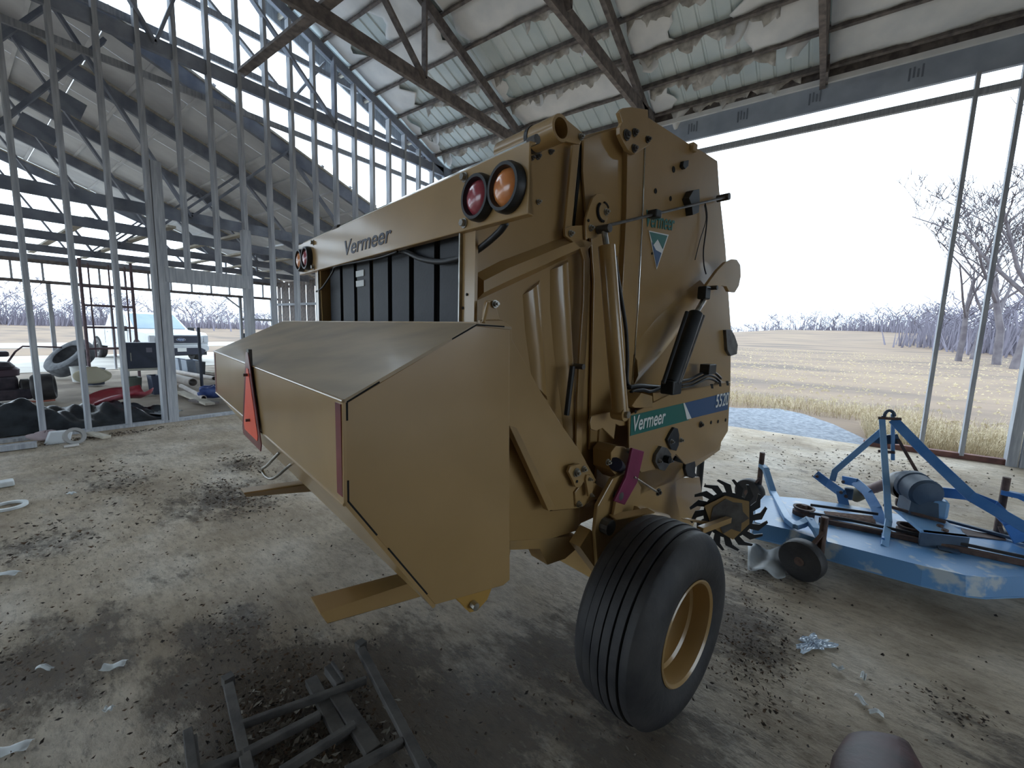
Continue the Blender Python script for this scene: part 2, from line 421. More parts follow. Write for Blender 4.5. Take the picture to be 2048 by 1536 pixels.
def flap(x, row, w, h, lean=.06, m_=VINYL):
    Y = purl[row]; ph = rnd.random() * 6
    def f(s, t):
        ww = w * (1 - .55 * t * (.6 + .4 * math.sin(ph)))
        return V((x + (s - .5) * ww + .04 * math.sin(3 * t + ph), Y + .05 + lean * t + .03 * math.sin(5 * s + ph), zpur(Y) + .04 - h * t * (1 - .25 * abs(s - .5))))
    return MB().grid(f, 6, 6).build('hanging_flap', m_, roof, smooth=True, solid=.004)
for a in [(-2.55, 0, .35, .32), (-2.75, 2, .3, .25), (-1.5, 2, .35, .3), (-3.6, 3, .4, .22), (-4.9, 2, .25, .2), (-7.75, 2, .3, .25), (-7.9, 1, .25, .3), (-2.0, 1, .6, .22, .1, VINYL_GREY), (-.75, 1, .3, .18)]: flap(*a)
# ---- far eave: plate, printed band, open side
we = thing('wall_far', (-2, 8.4, 2), 'open far side of the shed with eave band, rail and two thin uprights', 'wall', kind='structure')
MB().box((-1.3, 8.37, 5.53), (14.6, .05, .075)).build('white_strip', VINYL, we)
MB().box((-1.3, 8.42, 5.32), (14.6, .06, .36)).build('eave_band', WRAP, we)
MB().box((-1.3, 8.42, 5.64), (14.6, .09, .14)).build('top_plate', WOOD_DARK, we)
MB().box((-3.05, 8.4, 4.90), (10.5, .06, .09)).build('top_rail', WOOD, we)
for X in (1.29, 1.705): MB().box((X, 8.4, 2.6), (.045, .085, 5.1)).build('wall_stud', WOOD, we)
MB().box((1.4, 8.42, .04), (1.5, .1, .075)).build('sill_plate', mat('rusty_sill', srgb(92, 62, 60), srgb(120, 84, 76), 8, .8), we)
MB().box((2.17, 8.4, 2.6), (.10, .14, 5.2)).build('corner_post', WOOD, we)
MB().box((2.30, 8.36, 2.6), (.12, .06, 5.2)).build('corner_post', WOOD, we)
SIDING = mat('grey_metal_siding', srgb(112, 118, 126), srgb(136, 142, 148), 2, .5, metal=.2)
for k in range(13):
    x0 = 2.38 + k * .31
    t = MB(); t.prism([(x0, 8.44, 0), (x0 + .05, 8.47, 0), (x0 + .09, 8.47, 0), (x0 + .12, 8.44, 0), (x0 + .31, 8.44, 0), (x0 + .31, 8.41, 0), (x0, 8.41, 0)], (0, 0, 5.6)); t.build('siding_strip', SIDING, we)
for X in (-8.2, -7.75, -7.3, -6.9, -2.0): 
    if X < -6: MB().box((X, 8.4, 2.75), (.06, .12, 5.5)).build('wall_stud', WOOD, we)
for X in TRUSS_X[1:3]: pass
# faint print on the eave band
for k, x in enumerate((-2.35, -1.55, -.55, .6)):
    pr = [MB().box((x + .045 * i, 8.387, 5.33 + (.02 if i % 2 else 0)), (.022, .003, .17 - .03 * (i % 3))) for i in range(4)]
    t = MB()
    for q in pr: t.add(q.v, q.f)
    t.build('faded_print', PRINT, we)
# ---- unseen walls behind and beside the camera, doorways added to light the baler
SIDE_IN = mat('old_siding', srgb(96, 94, 92), srgb(122, 118, 112), 3, .8)
wb = thing('wall_back', (-1, -7, 2), 'metal sided wall behind the viewer with an unseen doorway added for light', 'wall', kind='structure')
for k in range(24):
    x = -8.2 + k * .6
    z0 = 4.2 if -8.0 < x < -2.5 else 0.0  # added doorway gap, lights the baler's rear
    MB().box((x, -6.98 - .015 * (k % 2), (5.7 + z0) / 2), (.595, .03, 5.7 - z0)).build('siding_strip', SIDE_IN, wb)
wr = thing('wall_right', (6, 1, 2), 'metal sided end wall beside the viewer with an unseen doorway added for light', 'wall', kind='structure')
for k in range(26):
    y = -6.9 + k * .6
    top = zpur(y) if y > RIDGE else zpur(2 * RIDGE - y)
    z0 = 3.0 if .8 < y < 4.4 else 0.0  # added doorway gap, lights the baler's near side
    MB().box((6.0 + .015 * (k % 2), y, (top + z0) / 2), (.03, .595, top - z0)).build('siding_strip', SIDE_IN, wr)
MB().box((5.95, 2.7, 3.08), (.12, 4.2, .2)).build('door_header', WOOD_DARK, wr)  # header over the added doorway
# ---- stud wall on the left
wl = thing('wall_left', (-8.3, 2, 2), 'open timber stud gable wall with a framed doorway', 'wall', kind='structure')
XS = -8.3
def stud(Y, z0, z1, w=.055, d=.13, name='wall_stud', X=XS):
    MB().box((X, Y, (z0 + z1) / 2), (d, w, z1 - z0)).build(name, WOOD, wl)
def zt(Y): return (zpur(Y) if Y > RIDGE else zpur(2 * RIDGE - Y)) - .2
Ys = [.70 + .4335 * k for k in range(-17, 18)]
for Y in Ys:
    if Y < -6.9 or Y > 8.3: continue
    z0 = 2.42 if 2.15 < Y < 3.25 else 0
    stud(Y, z0, zt(Y))
stud(2.10, 0, 3.95, .13, .15, 'door_post'); stud(3.30, 0, 3.2, .12, .15, 'door_post')
MB().box((XS + .02, 2.72, 2.31), (.12, 1.2, .22)).build('door_header', WOOD, wl)
MB().box((XS, .7, .02), (.14, 15, .04)).build('sole_plate', WOOD, wl)
for z, zz in ((5.19, .09), (5.86, .10), (6.53, .10)):
    Ym = RIDGE + (zpur(RIDGE) - z) / SL - .35
    MB().box((XS - .12, (Ym + 2 * RIDGE - Ym) / 2, z), (.045, 2 * (Ym - RIDGE), zz)).build('girt', WOOD, wl)
for a, b_ in (((XS - .16, 2.6, 7.0), (XS - .16, 4.2, 5.75)), ((XS - .16, 4.25, 5.75), (XS - .16, 4.95, 6.75)), ((XS - .16, -.4, 6.9), (XS - .16, 1.2, 5.7))):
    MB().beam(a, b_, .045, .1, (1, 0, 0)).build('diagonal_brace', WOOD, wl)
# outer rake board of the gable overhang
for s in (1,):
    MB().beam((XS - .42, RIDGE, zpur(RIDGE) - .02), (XS - .42, 8.7, zpur(8.7) - .02), .04, .2).build('rake_board', WOOD, wl)
    for Y in [1.2 + .6 * k for k in range(13)]:
        MB().beam((XS - .42, Y, zpur(Y) + .02), (XS, Y, zpur(Y) + .02), .04, .09).build('lookout', WOOD_PALE, wl)
# ---- lower lean-to beyond the stud wall
def zl(Y): return 5.81 - .37 * (Y - 1.64)
LX = [-8.62, -10.8, -13.3, -15.9, -18.5]
LR = -.6
lr = thing('ceiling', (-13, 3, 4), 'lower pale boarded roof on grey rafters beyond the stud wall', 'roof', kind='structure')
for X in LX:
    ch = MB().beam((X, -6, 3.30), (X, 8.5, 3.30), .07, .17).build('truss', WOOD_RAFTER, lr)
    MB().beam((X, LR, zl(LR) + .03), (X, 8.8, zl(8.8) + .03), .075, .24).build('rafter', WOOD_RAFTER, ch)
    MB().beam((X, LR, zl(LR) + .03), (X, -7, zl(6) + .03), .075, .24).build('rafter', WOOD_RAFTER, ch)
    MB().beam((X + .045, -5, zl(4.2) + .17), (X + .045, 8.7, zl(8.7) + .17), .03, .05).build('pale_batten', WOOD_PALE, ch) if False else None
    MB().beam((X + .05, LR, zl(LR) + .17), (X + .05, 8.7, zl(8.7) + .17), .05, .035).build('pale_batten', WOOD_PALE, ch)
    for (ya, yb) in ((5.6, 4.2), (2.6, 4.2), (2.6, 1.0), (-.6, 1.0), (-.6, -.6), (6.6, 6.6)):
        MB().beam((X + .06, ya, 3.3), (X + .06, yb, zl(max(yb, LR))), .04, .09, (1, 0, 0)).build('web', WOOD_RAFTER, ch)
for (X, Y, z, w, h) in ((-8.75, 1.30, 4.55, .34, .24), (-8.75, 1.0, 4.1, .36, .22)):
    MB().box((X, Y, z), (.02, w, h), (V((1, 0, 0)), V((0, 1, -.37)).normalized(), V((0, .37, 1)).normalized())).build('gusset_plate', WOOD_RAFTER, lr)
MB().beam((-8.8, .35, 3.6), (-8.8, 1.75, 5.6), .05, .16, (1, 0, 0)).build('diagonal_brace', WOOD_RAFTER, lr)
MB().beam((-8.9, .1, 4.2), (-8.9, 1.3, 5.9), .05, .12, (1, 0, 0)).build('diagonal_brace', WOOD_RAFTER, lr)
for k in range(19):
    Y = 8.6 - k * .62
    if Y < LR: break
    MB().beam((-8.5, Y, zl(Y) + .185), (-18.7, Y, zl(Y) + .185), .05, .04, (0, .37, 1)).build('purlin', BOARD_WHITE, lr)
for i in range(4):
    xa, xb = LX[i] - .0, LX[i + 1]
    for k in range(8):
        Ya, Yb = LR + k * 1.22, LR + (k + 1) * 1.22 - .012
        if Ya > 8.9: break
        for q in range(2):
            x0 = xa + (xb - xa) * q / 2; x1 = xa + (xb - xa) * (q + 1) / 2 + .01
            MB().prism([(x0, Ya, zl(Ya) + .21), (x1, Ya, zl(Ya) + .21), (x1, Yb, zl(Yb) + .21), (x0, Yb, zl(Yb) + .21)], (0, 0, .02)).build('roof_board', BOARD_WHITE, lr)
for k in range(5):
    Ya, Yb = LR - k * 1.5, LR - (k + 1) * 1.5
    MB().prism([(-8.6, Ya, zl(2 * LR - Ya) + .21), (-18.7, Ya, zl(2 * LR - Ya) + .21), (-18.7, Yb, zl(2 * LR - Yb) + .21), (-8.6, Yb, zl(2 * LR - Yb) + .21)], (0, 0, .02)).build('roof_board', BOARD_WHITE, lr)
for Y in (-.6, .55, 1.7, 2.75, 3.8, 4.85, 5.9, 6.95, 8.0):
    MB().beam((-18.4, Y, 3.43), (-9.2 - (Y * 7 % 2), Y + .1, 3.43), .13, .045).build('lateral_brace', WOOD_PALE, lr)
# end wall of the lean-to: posts, header rail, cripple studs
wf = thing('wall_end', (-18.5, 3, 1.5), 'open end wall of the lean-to with header rail and short cripple studs', 'wall', kind='structure')
MB().box((-18.5, 2, 2.62), (.1, 14, .09)).build('header_rail', WOOD_DARK, wf)
MB().box((-18.5, 2, 3.2), (.1, 14, .1)).build('top_plate', WOOD_DARK, wf)
for k in range(18):
    Y = -2.3 + .6 * k
    MB().box((-18.5, Y, 2.9), (.06, .045, .5)).build('cripple_stud', WOOD, wf)
for Y in (-1.2, 1.98, 2.5, 3.3, 7.05, 7.5, 8.2):
    MB().box((-18.5, Y, 1.3), (.1, .09 if Y in (1.98, 7.05, -1.2) else .05, 2.6)).build('wall_post', WOOD, wf)
MB().box((-18.5, 7.6, 1.75), (.06, 1.2, .08)).build('girt', WOOD, wf)
MB().beam((-18.45, 6.5, 2.6), (-18.45, 7.0, 2.2), .04, .08, (1, 0, 0)).build('knee_brace', WOOD, wf)
MB().box((-18.52, 7.7, .6), (.04, 1.3, 1.2)).build('wall_panel', mat('dark_panel', srgb(48, 56, 70), rough=.7), wf)
ws = thing('wall_side', (-13, 8.4, 1.5), 'gappy dark vertical boards along the lean-to eave', 'wall', kind='structure')
for k in range(30):
    x = -18.3 + k * .33
    MB().box((x, 8.45 + .01 * (k % 2), 1.65), (.27, .025, 3.3)).build('wall_board', WOOD_DARK, ws)
MB().box((-13.4, 8.4, 1.2), (10, .05, .09)).build('girt', WOOD, ws)
MB().box((-13.4, 8.4, 2.4), (10, .05, .09)).build('girt', WOOD, ws)
# ================================================================== THE ROUND BALER
UT, UF, UD, UB, UC = -1.20, -1.17, -1.05, -.934, -1.93
baler = thing('round_baler', M(UC, 1.6, 0), 'large tan round hay baler parked in the middle of the shed', 'baler')
def mir(u): return 2 * UC - u
def rpx(p, px): return px * (V(p) - CAM).dot(CF) / FPX
def plate(name, pxs, u, th=.008, m_=TAN, parent=None, bevel=.002, both=False, **kw):
    pts = [at_u(x, y, u) for x, y in pxs]
    o = MB().prism(pts, -MU * th).build(name, m_, parent or baler, bevel=bevel, **kw)
    if both:
        MB().prism([M(mir(u), *uvz(p)[1:]) for p in pts], MU * th).build(name, m_, parent or baler, bevel=bevel)
    return o
def bolt(x, y, u, px=7, parent=None, m_=STEEL, h=.012):
    p = at_u(x, y, u); r = rpx(p, px)
    t = MB().cyl(p, p + MU * .003, r * 1.35, 14); t.cyl(p, p + MU * h, r, 6)
    t.cyl(p + MU * h, p + MU * (h + .008), r * .5, 8)
    return t.build('bolt', m_, parent or baler, smooth=30)
def hole(x, y, u, rx, parent=None):
    p = at_u(x, y, u); r = rpx(p, rx)
    return MB().cyl(p, p + MU * .0015, r, 16).build('hole', DARK, parent or baler)
# ---- chamber
TG = [(925, 430), (1000, 352), (1062, 296), (1165, 272), (1240, 252), (1290, 230), (1290, 420), (1275, 640), (1262, 800), (1225, 980), (1150, 1060), (1020, 1095), (960, 900), (925, 645)]
tailgate = plate('tailgate', TG, UT, .02, TAN, both=False)
MB().prism([M(mir(UT), *uvz(at_u(x, y, UT))[1:]) for x, y in TG], MU * .02).build('side_plate', TAN, tailgate)
FR = [(1262, 800), (1275, 640), (1291, 294), (1297, 235), (1374, 285), (1412, 307), (1435, 322), (1439, 382), (1451, 493), (1457, 584), (1462, 656), (1461, 770), (1440, 900), (1355, 960), (1250, 1000)]
side = plate('side_panel', FR, UF, .02, TAN)
MB().prism([M(mir(UF), *uvz(at_u(x, y, UF))[1:]) for x, y in FR], MU * .02).build('side_panel', TAN, baler)
# top cover sheet between the two sides, and the dark chamber inside
top_line = [uvz(at_u(x, y, UT))[1:] for x, y in ((1000, 360), (1062, 304), (1165, 280), (1240, 262))] + [uvz(at_u(x, y, UF))[1:] for x, y in ((1300, 255), (1374, 291), (1412, 312), (1433, 326), (1438, 385), (1450, 495), (1461, 660), (1460, 770))]
t = MB()
for (a, b_) in zip(top_line[:-1], top_line[1:]):
    t.add([M(UT - .02, *a), M(UT - .02, *b_), M(mir(UT) + .02, *b_), M(mir(UT) + .02, *a)], [(0, 1, 2, 3)])
t.build('top_cover', TAN_DUSTY, baler, solid=.006)
MB().box(M(UC, 2.05, 1.55), (1.36, 1.6, 1.6), (MU, MV, V((0, 0, 1)))).build('bale_chamber', DARK, baler)
MB().cyl(M(UT - .03, 1.25, .78), M(mir(UT) + .03, 1.25, .78), .10, 20).build('roller', STEEL_DARK, baler, smooth=30)
MB().cyl(M(UT - .03, 1.0, 1.05), M(mir(UT) + .03, 1.0, 1.05), .07, 20).build('roller', STEEL_DARK, baler, smooth=30)
for k in range(7):
    u = UT - .035 - .095 - k * .200
    MB().box(M(u, .89, 1.50), (.158, .014, 1.10), (MU, MV, V((0, 0, 1)))).build('belt', BELT, baler)
lab = MB()
for dz in (0, -.05):
    p = at_v(720, 547, .881); lab.box(p + V((0, 0, dz)), (.10, .004, .03), (MU, MV, V((0, 0, 1))))
lab.build('belt_label', DECAL_WHITE, baler)
# rear posts of the tailgate
for u in (UT, mir(UT)):
    s = 1 if u == UT else -1
    MB().box(M(u + .035 * s, .845, 1.45), (.075, .012, 1.15), (MU, MV, V((0, 0, 1)))).build('rear_post', TAN, tailgate)
    MB().box(M(u - .002 * s, .838, 1.45), (.006, .02, 1.15), (MU, MV, V((0, 0, 1)))).build('post_edge', STEEL, tailgate)
for (x, y) in ((934, 589), (926, 616)):
    p = at_v(x, y, .838); MB().cyl(p, p - MV * .002, .005, 10).build('hole', DARK, tailgate)
# ---- light bar
LBV, LZ0, LZ1, LN, LF = .8205, 1.9185, 2.1065, -.867, mir(-.867)
t = MB(); zs = V((0, 0, 1)); mid = (LZ0 + LZ1) / 2
prof = [(LBV + .025, LZ1 + .004), (LBV, LZ1), (LBV, LZ0), (LBV + .025, LZ0 - .002), (LBV + .025, LZ0 + .004), (LBV + .006, LZ0 + .008), (LBV + .006, LZ1 - .008), (LBV + .025, LZ1 - .002)]
bar = MB().prism([M(LN, v, z) for v, z in prof], MU * (LF - LN)).build('light_bar', TAN, baler, bevel=.004)
MB().cyl(M(LN - .02, LBV + .03, LZ1 + .014), M(LF + .02, LBV + .03, LZ1 + .014), .008, 8).build('top_rod', CHROME, bar, smooth=30)
MB().cyl(M(-.87, LBV + .03, LZ1 + .014), M(-.90, LBV + .03, LZ1 + .014), .013, 8).build('rod_clamp', STEEL_DARK, bar)
MB().cyl(M(-2.35, LBV + .03, LZ1 + .014), M(-2.42, LBV + .03, LZ1 + .014), .016, 8).build('rod_clamp', STEEL_DARK, bar)
def lamp(u, lens, r=.07):
    c = M(u, LBV, 2.001)
    rg = MB().lathe(c, -MV, [(0, r), (.018, r), (.03, r * .93), (.03, r * .80), (.012, r * .74)], 32).build('tail_light', BLACK, bar, smooth=40)
    MB().lathe(c, -MV, [(.010, r * .76), (.022, r * .66), (.030, r * .45), (.034, r * .2), (.035, .001)], 28).build('lens', lens, rg, smooth=True)
lamp(-.945, AMBER); lamp(-1.077, REDLENS); lamp(mir(-1.077), REDLENS); lamp(mir(-.945), AMBER)
for u in (-1.163, mir(-1.163)):
    for z in (2.083, 1.942):
        MB().cyl(M(u, LBV, z), M(u, LBV - .004, z), .016, 16).cyl(M(u, LBV, z), M(u, LBV - .016, z), .0115, 6).build('bolt', STEEL, bar, smooth=30)
text('lettering', 'Vermeer', M(-2.20, LBV - .001, 1.955), MU, (0, 0, 1), .10, DECAL_DARK, bar, shear=.2, bold=.0012, width=.52)
# wiring under the bar
def hose(name, pts, r, m_=BLACK, parent=None, n=8):
    pts = [V(p) for p in pts]; out = []
    for i in range(len(pts) - 1):
        p0, p1, p2, p3 = pts[max(0, i - 1)], pts[i], pts[i + 1], pts[min(len(pts) - 1, i + 2)]
        for k in range(5):
            t_ = k / 5
            out.append(.5 * ((2 * p1) + (p2 - p0) * t_ + (2 * p0 - 5 * p1 + 4 * p2 - p3) * t_ ** 2 + (3 * p1 - p0 - 3 * p2 + p3) * t_ ** 3))
    out.append(pts[-1])
    return MB().tube(out, r, n).build(name, m_, parent or baler, smooth=True)
hose('wiring_loom', [at_v(x, y, .86) for x, y in ((1012, 445), (1000, 462), (975, 485), (945, 507), (925, 514), (895, 522), (870, 523), (840, 517), (815, 505), (795, 500))], .011)
hose('wiring_cable', [at_v(x, y, .835) for x, y in ((795, 503), (760, 515), (720, 523), (672, 533), (665, 545), (645, 575), (632, 583))], .005)
# cross tube at the top of the tailgate
tb = MB().pipe(M(UT + .26, 1.02, 2.225), M(UT - .02, 1.02, 2.225), .040, .030, 24).build('cross_tube', TAN, tailgate, smooth=30)
MB().pipe(M(UT + .135, 1.02, 2.225), M(UT + .15, 1.02, 2.225), .0425, .039, 24).build('collar', BLACK, tb)
plate('tube_bracket', [(1122, 237), (1135, 240), (1168, 268), (1160, 289), (1120, 281)], UT + .03, .012, TAN, tailgate)
bolt(1161, 274, UT + .032, 5, tailgate)
bolt(1075, 313, UT + .002, 5, tailgate, STEEL_DARK); bolt(1063, 316, UT + .002, 4, tailgate, STEEL_DARK); bolt(1101, 304, UT + .002, 4, tailgate, STEEL_DARK); bolt(1076, 404, UT + .002, 4, tailgate)
# flat bar, bracket and the long curved arm
arm = plate('lift_arm', [(1130, 457), (1142, 452), (1166, 450), (1171, 480), (1187, 486), (1175, 500), (1180, 520), (1178, 600), (1173, 700), (1166, 800), (1163, 925), (1152, 927), (1155, 800), (1160, 700), (1167, 600), (1168, 520), (1160, 495), (1142, 480), (1131, 472)], UT + .05, .012, TAN)
plate('flat_bar', [(1146, 289), (1160, 289), (1143, 458), (1130, 458)], UT + .04, .012, TAN)
bolt(1141, 467, UT + .052, 5)
plate('edge_gap', [(1160, 290), (1168, 290), (1150, 452), (1146, 452)], UT + .004, .003, DARK)
# formed stiffener across the tailgate side
def ridge(name, top, bot, u, out, m_=TAN, parent=None):
    """a pressed rib: upper and lower edge polylines on the plate, crest standing OUT from it"""
    t_ = MB(); n = len(top)
    for i in range(n):
        a, b_ = at_u(*top[i], u), at_u(*bot[i], u)
        t_.v += [a, a * .72 + b_ * .28 + MU * out, a * .3 + b_ * .7 + MU * out, b_]
    for i in range(n - 1):
        for k in range(3): t_.f.append((4 * i + k, 4 * i + k + 1, 4 * i + k + 5, 4 * i + k + 4))
    t_.f += [(0, 1, 2, 3), tuple(4 * (n - 1) + k for k in (3, 2, 1, 0))]
    return t_.build(name, m_, parent or baler, smooth=50)
ridge('stiffener', [(950, 548), (1000, 522), (1060, 500), (1105, 482), (1137, 474)], [(950, 603), (1000, 580), (1060, 552), (1110, 528), (1160, 503)], UT, .05, TAN, tailgate)
ridge('stiffener', [(1135, 520), (1140, 600), (1145, 700), (1150, 800), (1152, 900)], [(1100, 540), (1100, 620), (1107, 700), (1120, 800), (1130, 890)], UT, .03, TAN, tailgate)
ridge('stiffener', [(1080, 560), (1085, 650), (1090, 720), (1095, 800)], [(1045, 590), (1050, 660), (1058, 720), (1065, 770)], UT, .02, TAN, tailgate)
# outer tailgate skin between the arm and the hinge strip
plate('skin_panel', [(1168, 278), (1200, 266), (1239, 255), (1254, 294), (1252, 420), (1246, 560), (1238, 700), (1232, 800), (1200, 900), (1180, 900), (1185, 700), (1188, 560), (1182, 470), (1172, 420), (1166, 340)], UT + .02, .012, TAN, tailgate)
plate('hinge_strip', [(1255, 290), (1288, 292), (1283, 430), (1275, 600), (1264, 760), (1255, 830), (1232, 830), (1238, 700), (1246, 560), (1253, 420)], UT + .045, .03, TAN)
MB().tube([at_u(x, y, UT + .047) for x, y in ((1290, 292), (1285, 430), (1277, 600), (1266, 760))], .0035, 8).build('bright_edge', CHROME, baler, smooth=True)
# hinge plate at the top
hp = plate('hinge_plate', [(1239, 224), (1246, 216), (1262, 214), (1296, 219), (1299, 290), (1270, 308), (1256, 300), (1247, 284), (1240, 268), (1240, 255), (1245, 245)], UT + .07, .02, TAN)
for (x, y, r) in ((1253, 270, 8), (1269, 265, 6), (1295, 279, 5), (1268, 297, 6)): bolt(x, y, UT + .072, r, hp, STEEL_DARK)
# idler plate with slotted pivot
ip = plate('idler_plate', [(1172, 480), (1171, 452), (1172, 437), (1180, 412), (1186, 396), (1193, 388), (1203, 386), (1212, 392), (1217, 405), (1217, 430), (1212, 446), (1204, 458), (1203, 470), (1190, 476), (1178, 476)], UT + .065, .012, TAN)
c = at_u(1205, 424, UT + .066); r = rpx(c, 17)
MB().cyl(c, c + MU * .006, r * .95, 20).build('pivot_disc', TAN_DUSTY, ip, smooth=30)
for a0, a1 in ((2.3, 4.9), (.6, 1.5)):
    pts = [c + MU * .004 + MV * (r * 1.05 * math.cos(a0 + (a1 - a0) * k / 8)) + V((0, 0, r * 1.05 * math.sin(a0 + (a1 - a0) * k / 8))) for k in range(9)]
    MB().tube(pts, .006, 5).build('slot', DARK, ip)
bolt(1212, 424, UT + .073, 5, ip); bolt(1181, 456, UT + .066, 5, ip); hole(1177, 441, UT + .067, 3, ip)
# lift cylinder
ca, cb = at_u(1213, 492, UT + .12), at_u(1240, 822, UT + .20)
cy = MB().cyl(ca, cb, rpx(ca, 17), 24).build('hydraulic_cylinder', TAN, baler, smooth=30)
ra = at_u(1208, 458, UT + .10)
MB().cyl(ra, ca + (cb - ca) * .02, rpx(ra, 6), 14).build('piston_rod', STEEL, cy, smooth=30)
MB().cyl(ra - MU * .03, ra + MU * .03, .017, 14).build('rod_eye', STEEL_DARK, cy, smooth=30)
MB().cyl(cb - MU * .03 + V((0, 0, -.01)), cb + MU * .03 + V((0, 0, -.01)), .03, 18).build('base_eye', TAN, cy, smooth=30)
p = cb + MU * .03 + V((0, 0, -.01)); MB().cyl(p, p + MU * .014, .016, 6).build('bolt', STEEL, cy)
plate('cylinder_lug', [(1180, 845), (1183, 833), (1195, 830), (1260, 816), (1262, 850), (1240, 852), (1232, 848), (1228, 878), (1205, 856), (1192, 862), (1182, 858)], UD - .02, .012, TAN)
hose('hydraulic_hose', [at_u(x, y, UF + .05) for x, y in ((1230, 512), (1233, 540), (1243, 600), (1252, 660), (1255, 720), (1254, 760), (1258, 772), (1268, 778))], .009)
# thin rod reaching forward with its knobs
ra, rb = at_u(1216, 451, UT + .12), at_u(1452, 394, UF + .06)
rod = MB().cyl(ra, rb, .0065, 8).build('adjusting_rod', STEEL_DARK, baler, smooth=30)
MB().cyl(rb - MU * .05, rb + MU * .02, .02, 14).build('rod_knob', STEEL_DARK, rod, smooth=30)
MB().box(ra + (rb - ra) * .31, (.05, .05, .035), (MU, MV, V((0, 0, 1)))).build('guide_block', BLACK, rod, bevel=.006)
# ---- front side panel furniture
for (x, y, r) in ((1311, 382, 5), (1341, 397, 4.5), (1347, 339, 6)): hole(x, y, UF + .001, r, side)
plate('black_bracket', [(1368, 322), (1378, 320), (1377, 332), (1371, 338), (1366, 332)], UF + .02, .02, BLACK, side)
plate('sensor_box', [(1387, 380), (1399, 378), (1400, 398), (1398, 425), (1386, 430), (1384, 412), (1378, 396)], UF + .04, .04, BLACK, side)
hose('wiring_cable', [at_u(x, y, UF + .015) for x, y in ((1410, 405), (1414, 430), (1412, 460), (1407, 500), (1408, 530), (1412, 548))], .004, BLACK, side)
hose('wiring_cable', [at_u(x, y, UF + .015) for x, y in ((1409, 410), (1412, 440), (1400, 480), (1390, 520))], .0025, BLACK, side)
for (x, y) in ((1304, 507), (1261, 505)): hole(x, y, UF + .001, 2.5, side)
MB().box(at_u(1384, 296, UF) + MU * .005, (.03, .05, .04), (MU, MV, V((0, 0, 1)))).build('corner_bracket', TAN, side, bevel=.004)
text('lettering', 'Vermeer', at_u(1291, 452, UF + .002), (at_u(1348, 461, UF) - at_u(1291, 452, UF)).normalized(), (0, 0, 1), .11, DECAL_GREEN, side, shear=.1, bold=.0012, width=(at_u(1348, 461, UF) - at_u(1291, 452, UF)).length)
plate('emblem', [(1297.5, 461), (1337.5, 469.5), (1313.5, 539)], UF + .003, .002, DECAL_WHITE, side, 0)
plate('emblem', [(1299.5, 463.5), (1335, 471.5), (1326, 498), (1316, 478), (1307, 490)], UF + .0045, .002, DECAL_GREEN, side, 0)
plate('emblem', [(1304, 484), (1312, 500), (1323, 506), (1314, 535)], UF + .0045, .002, DECAL_BLUE, side, 0)
# belt tension arm lobe and black cylinder
plate('tension_arm', [(1400, 590), (1417, 566), (1436, 540), (1452, 524), (1464, 518), (1474, 519), (1481, 530), (1482, 552), (1478, 572), (1470, 585), (1458, 583), (1453, 573), (1444, 571), (1430, 582), (1415, 600)], UF + .10, .02, TAN)
ridge('stiffener', [(1262, 700), (1310, 640), (1360, 590), (1400, 560)], [(1268, 770), (1318, 715), (1360, 660), (1410, 610)], UF, .03, TAN, side)
ca, cb = at_u(1391, 628, UF + .14), at_u(1343, 766, UF + .16)
bc = MB().cyl(ca, cb, rpx(ca, 14), 20).build('hydraulic_cylinder', BLACK, baler, smooth=30)
sh = (at_u(1408, 632, UF + .14) - ca)
MB().cyl(ca + sh * .9, cb + sh * .8, .010, 10).build('pressure_pipe', STEEL_DARK, bc, smooth=30)
MB().cyl(ca - sh * .95, cb - sh * .8, .010, 10).build('pressure_pipe', BLACK, bc, smooth=30)
p = at_u(1406, 602, UF + .13); MB().cyl(p, ca, .014, 12).build('piston_rod', STEEL, bc, smooth=30)
MB().box(at_u(1408, 586, UF + .13), (.05, .06, .07), (MU, MV, V((0, 0, 1)))).build('clevis', BLACK, bc, bevel=.008)
MB().cyl(at_u(1420, 576, UF + .13) - MU * .04, at_u(1420, 576, UF + .13) + MU * .04, .012, 10).build('clevis_pin', STEEL_DARK, bc)
MB().box(cb + V((0, 0, -.02)), (.07, .09, .07), (MU, MV, V((0, 0, 1)))).build('base_block', BLACK, bc, bevel=.008)
# ---- lower shield with the stripe
dec = plate('lower_shield', [(1258, 830), (1353, 783), (1461, 764), (1459, 806), (1456, 862), (1444, 882), (1432, 901), (1392, 922), (1371, 929), (1352, 908), (1330, 935), (1282, 945), (1258, 900)], UD, .008, TAN)
l0, l1, l2 = at_u(1300, 806, UD), at_u(1353, 783, UD), at_u(1461, 764, UD)
MB().prism([l1, l2, l2 - MU * .12, l1 - MU * .12], (0, 0, -.006)).build('top_ledge', TAN, dec)
plate('stripe', [(1262.5, 831), (1368, 806), (1378, 840), (1260.5, 872)], UD + .002, .002, DECAL_GREEN, dec, 0)
plate('stripe', [(1369, 806), (1459, 784), (1455.5, 819), (1382, 837)], UD + .002, .002, DECAL_BLUE, dec, 0)
plate('stripe', [(1367, 806.5), (1369.5, 806), (1383, 837), (1374, 839)], UD + .0035, .002, DECAL_WHITE, dec, 0)
p0, p1 = at_u(1265, 863, UD + .004), at_u(1330, 845, UD + .004)
text('lettering', 'Vermeer', p0, p1 - p0, (0, 0, 1), .105, DECAL_WHITE, dec, shear=.12, bold=.0015, width=(p1 - p0).length)
p0, p1 = at_u(1431, 815, UD + .004), at_u(1456, 809, UD + .004)
text('lettering', '5520', p0, p1 - p0, (0, 0, 1), .115, DECAL_WHITE, dec, bold=.001, width=(p1 - p0).length)
for (x, y) in ((1422, 845), (1436, 843), (1451, 840)): hole(x, y, UD + .001, 3.5, dec)
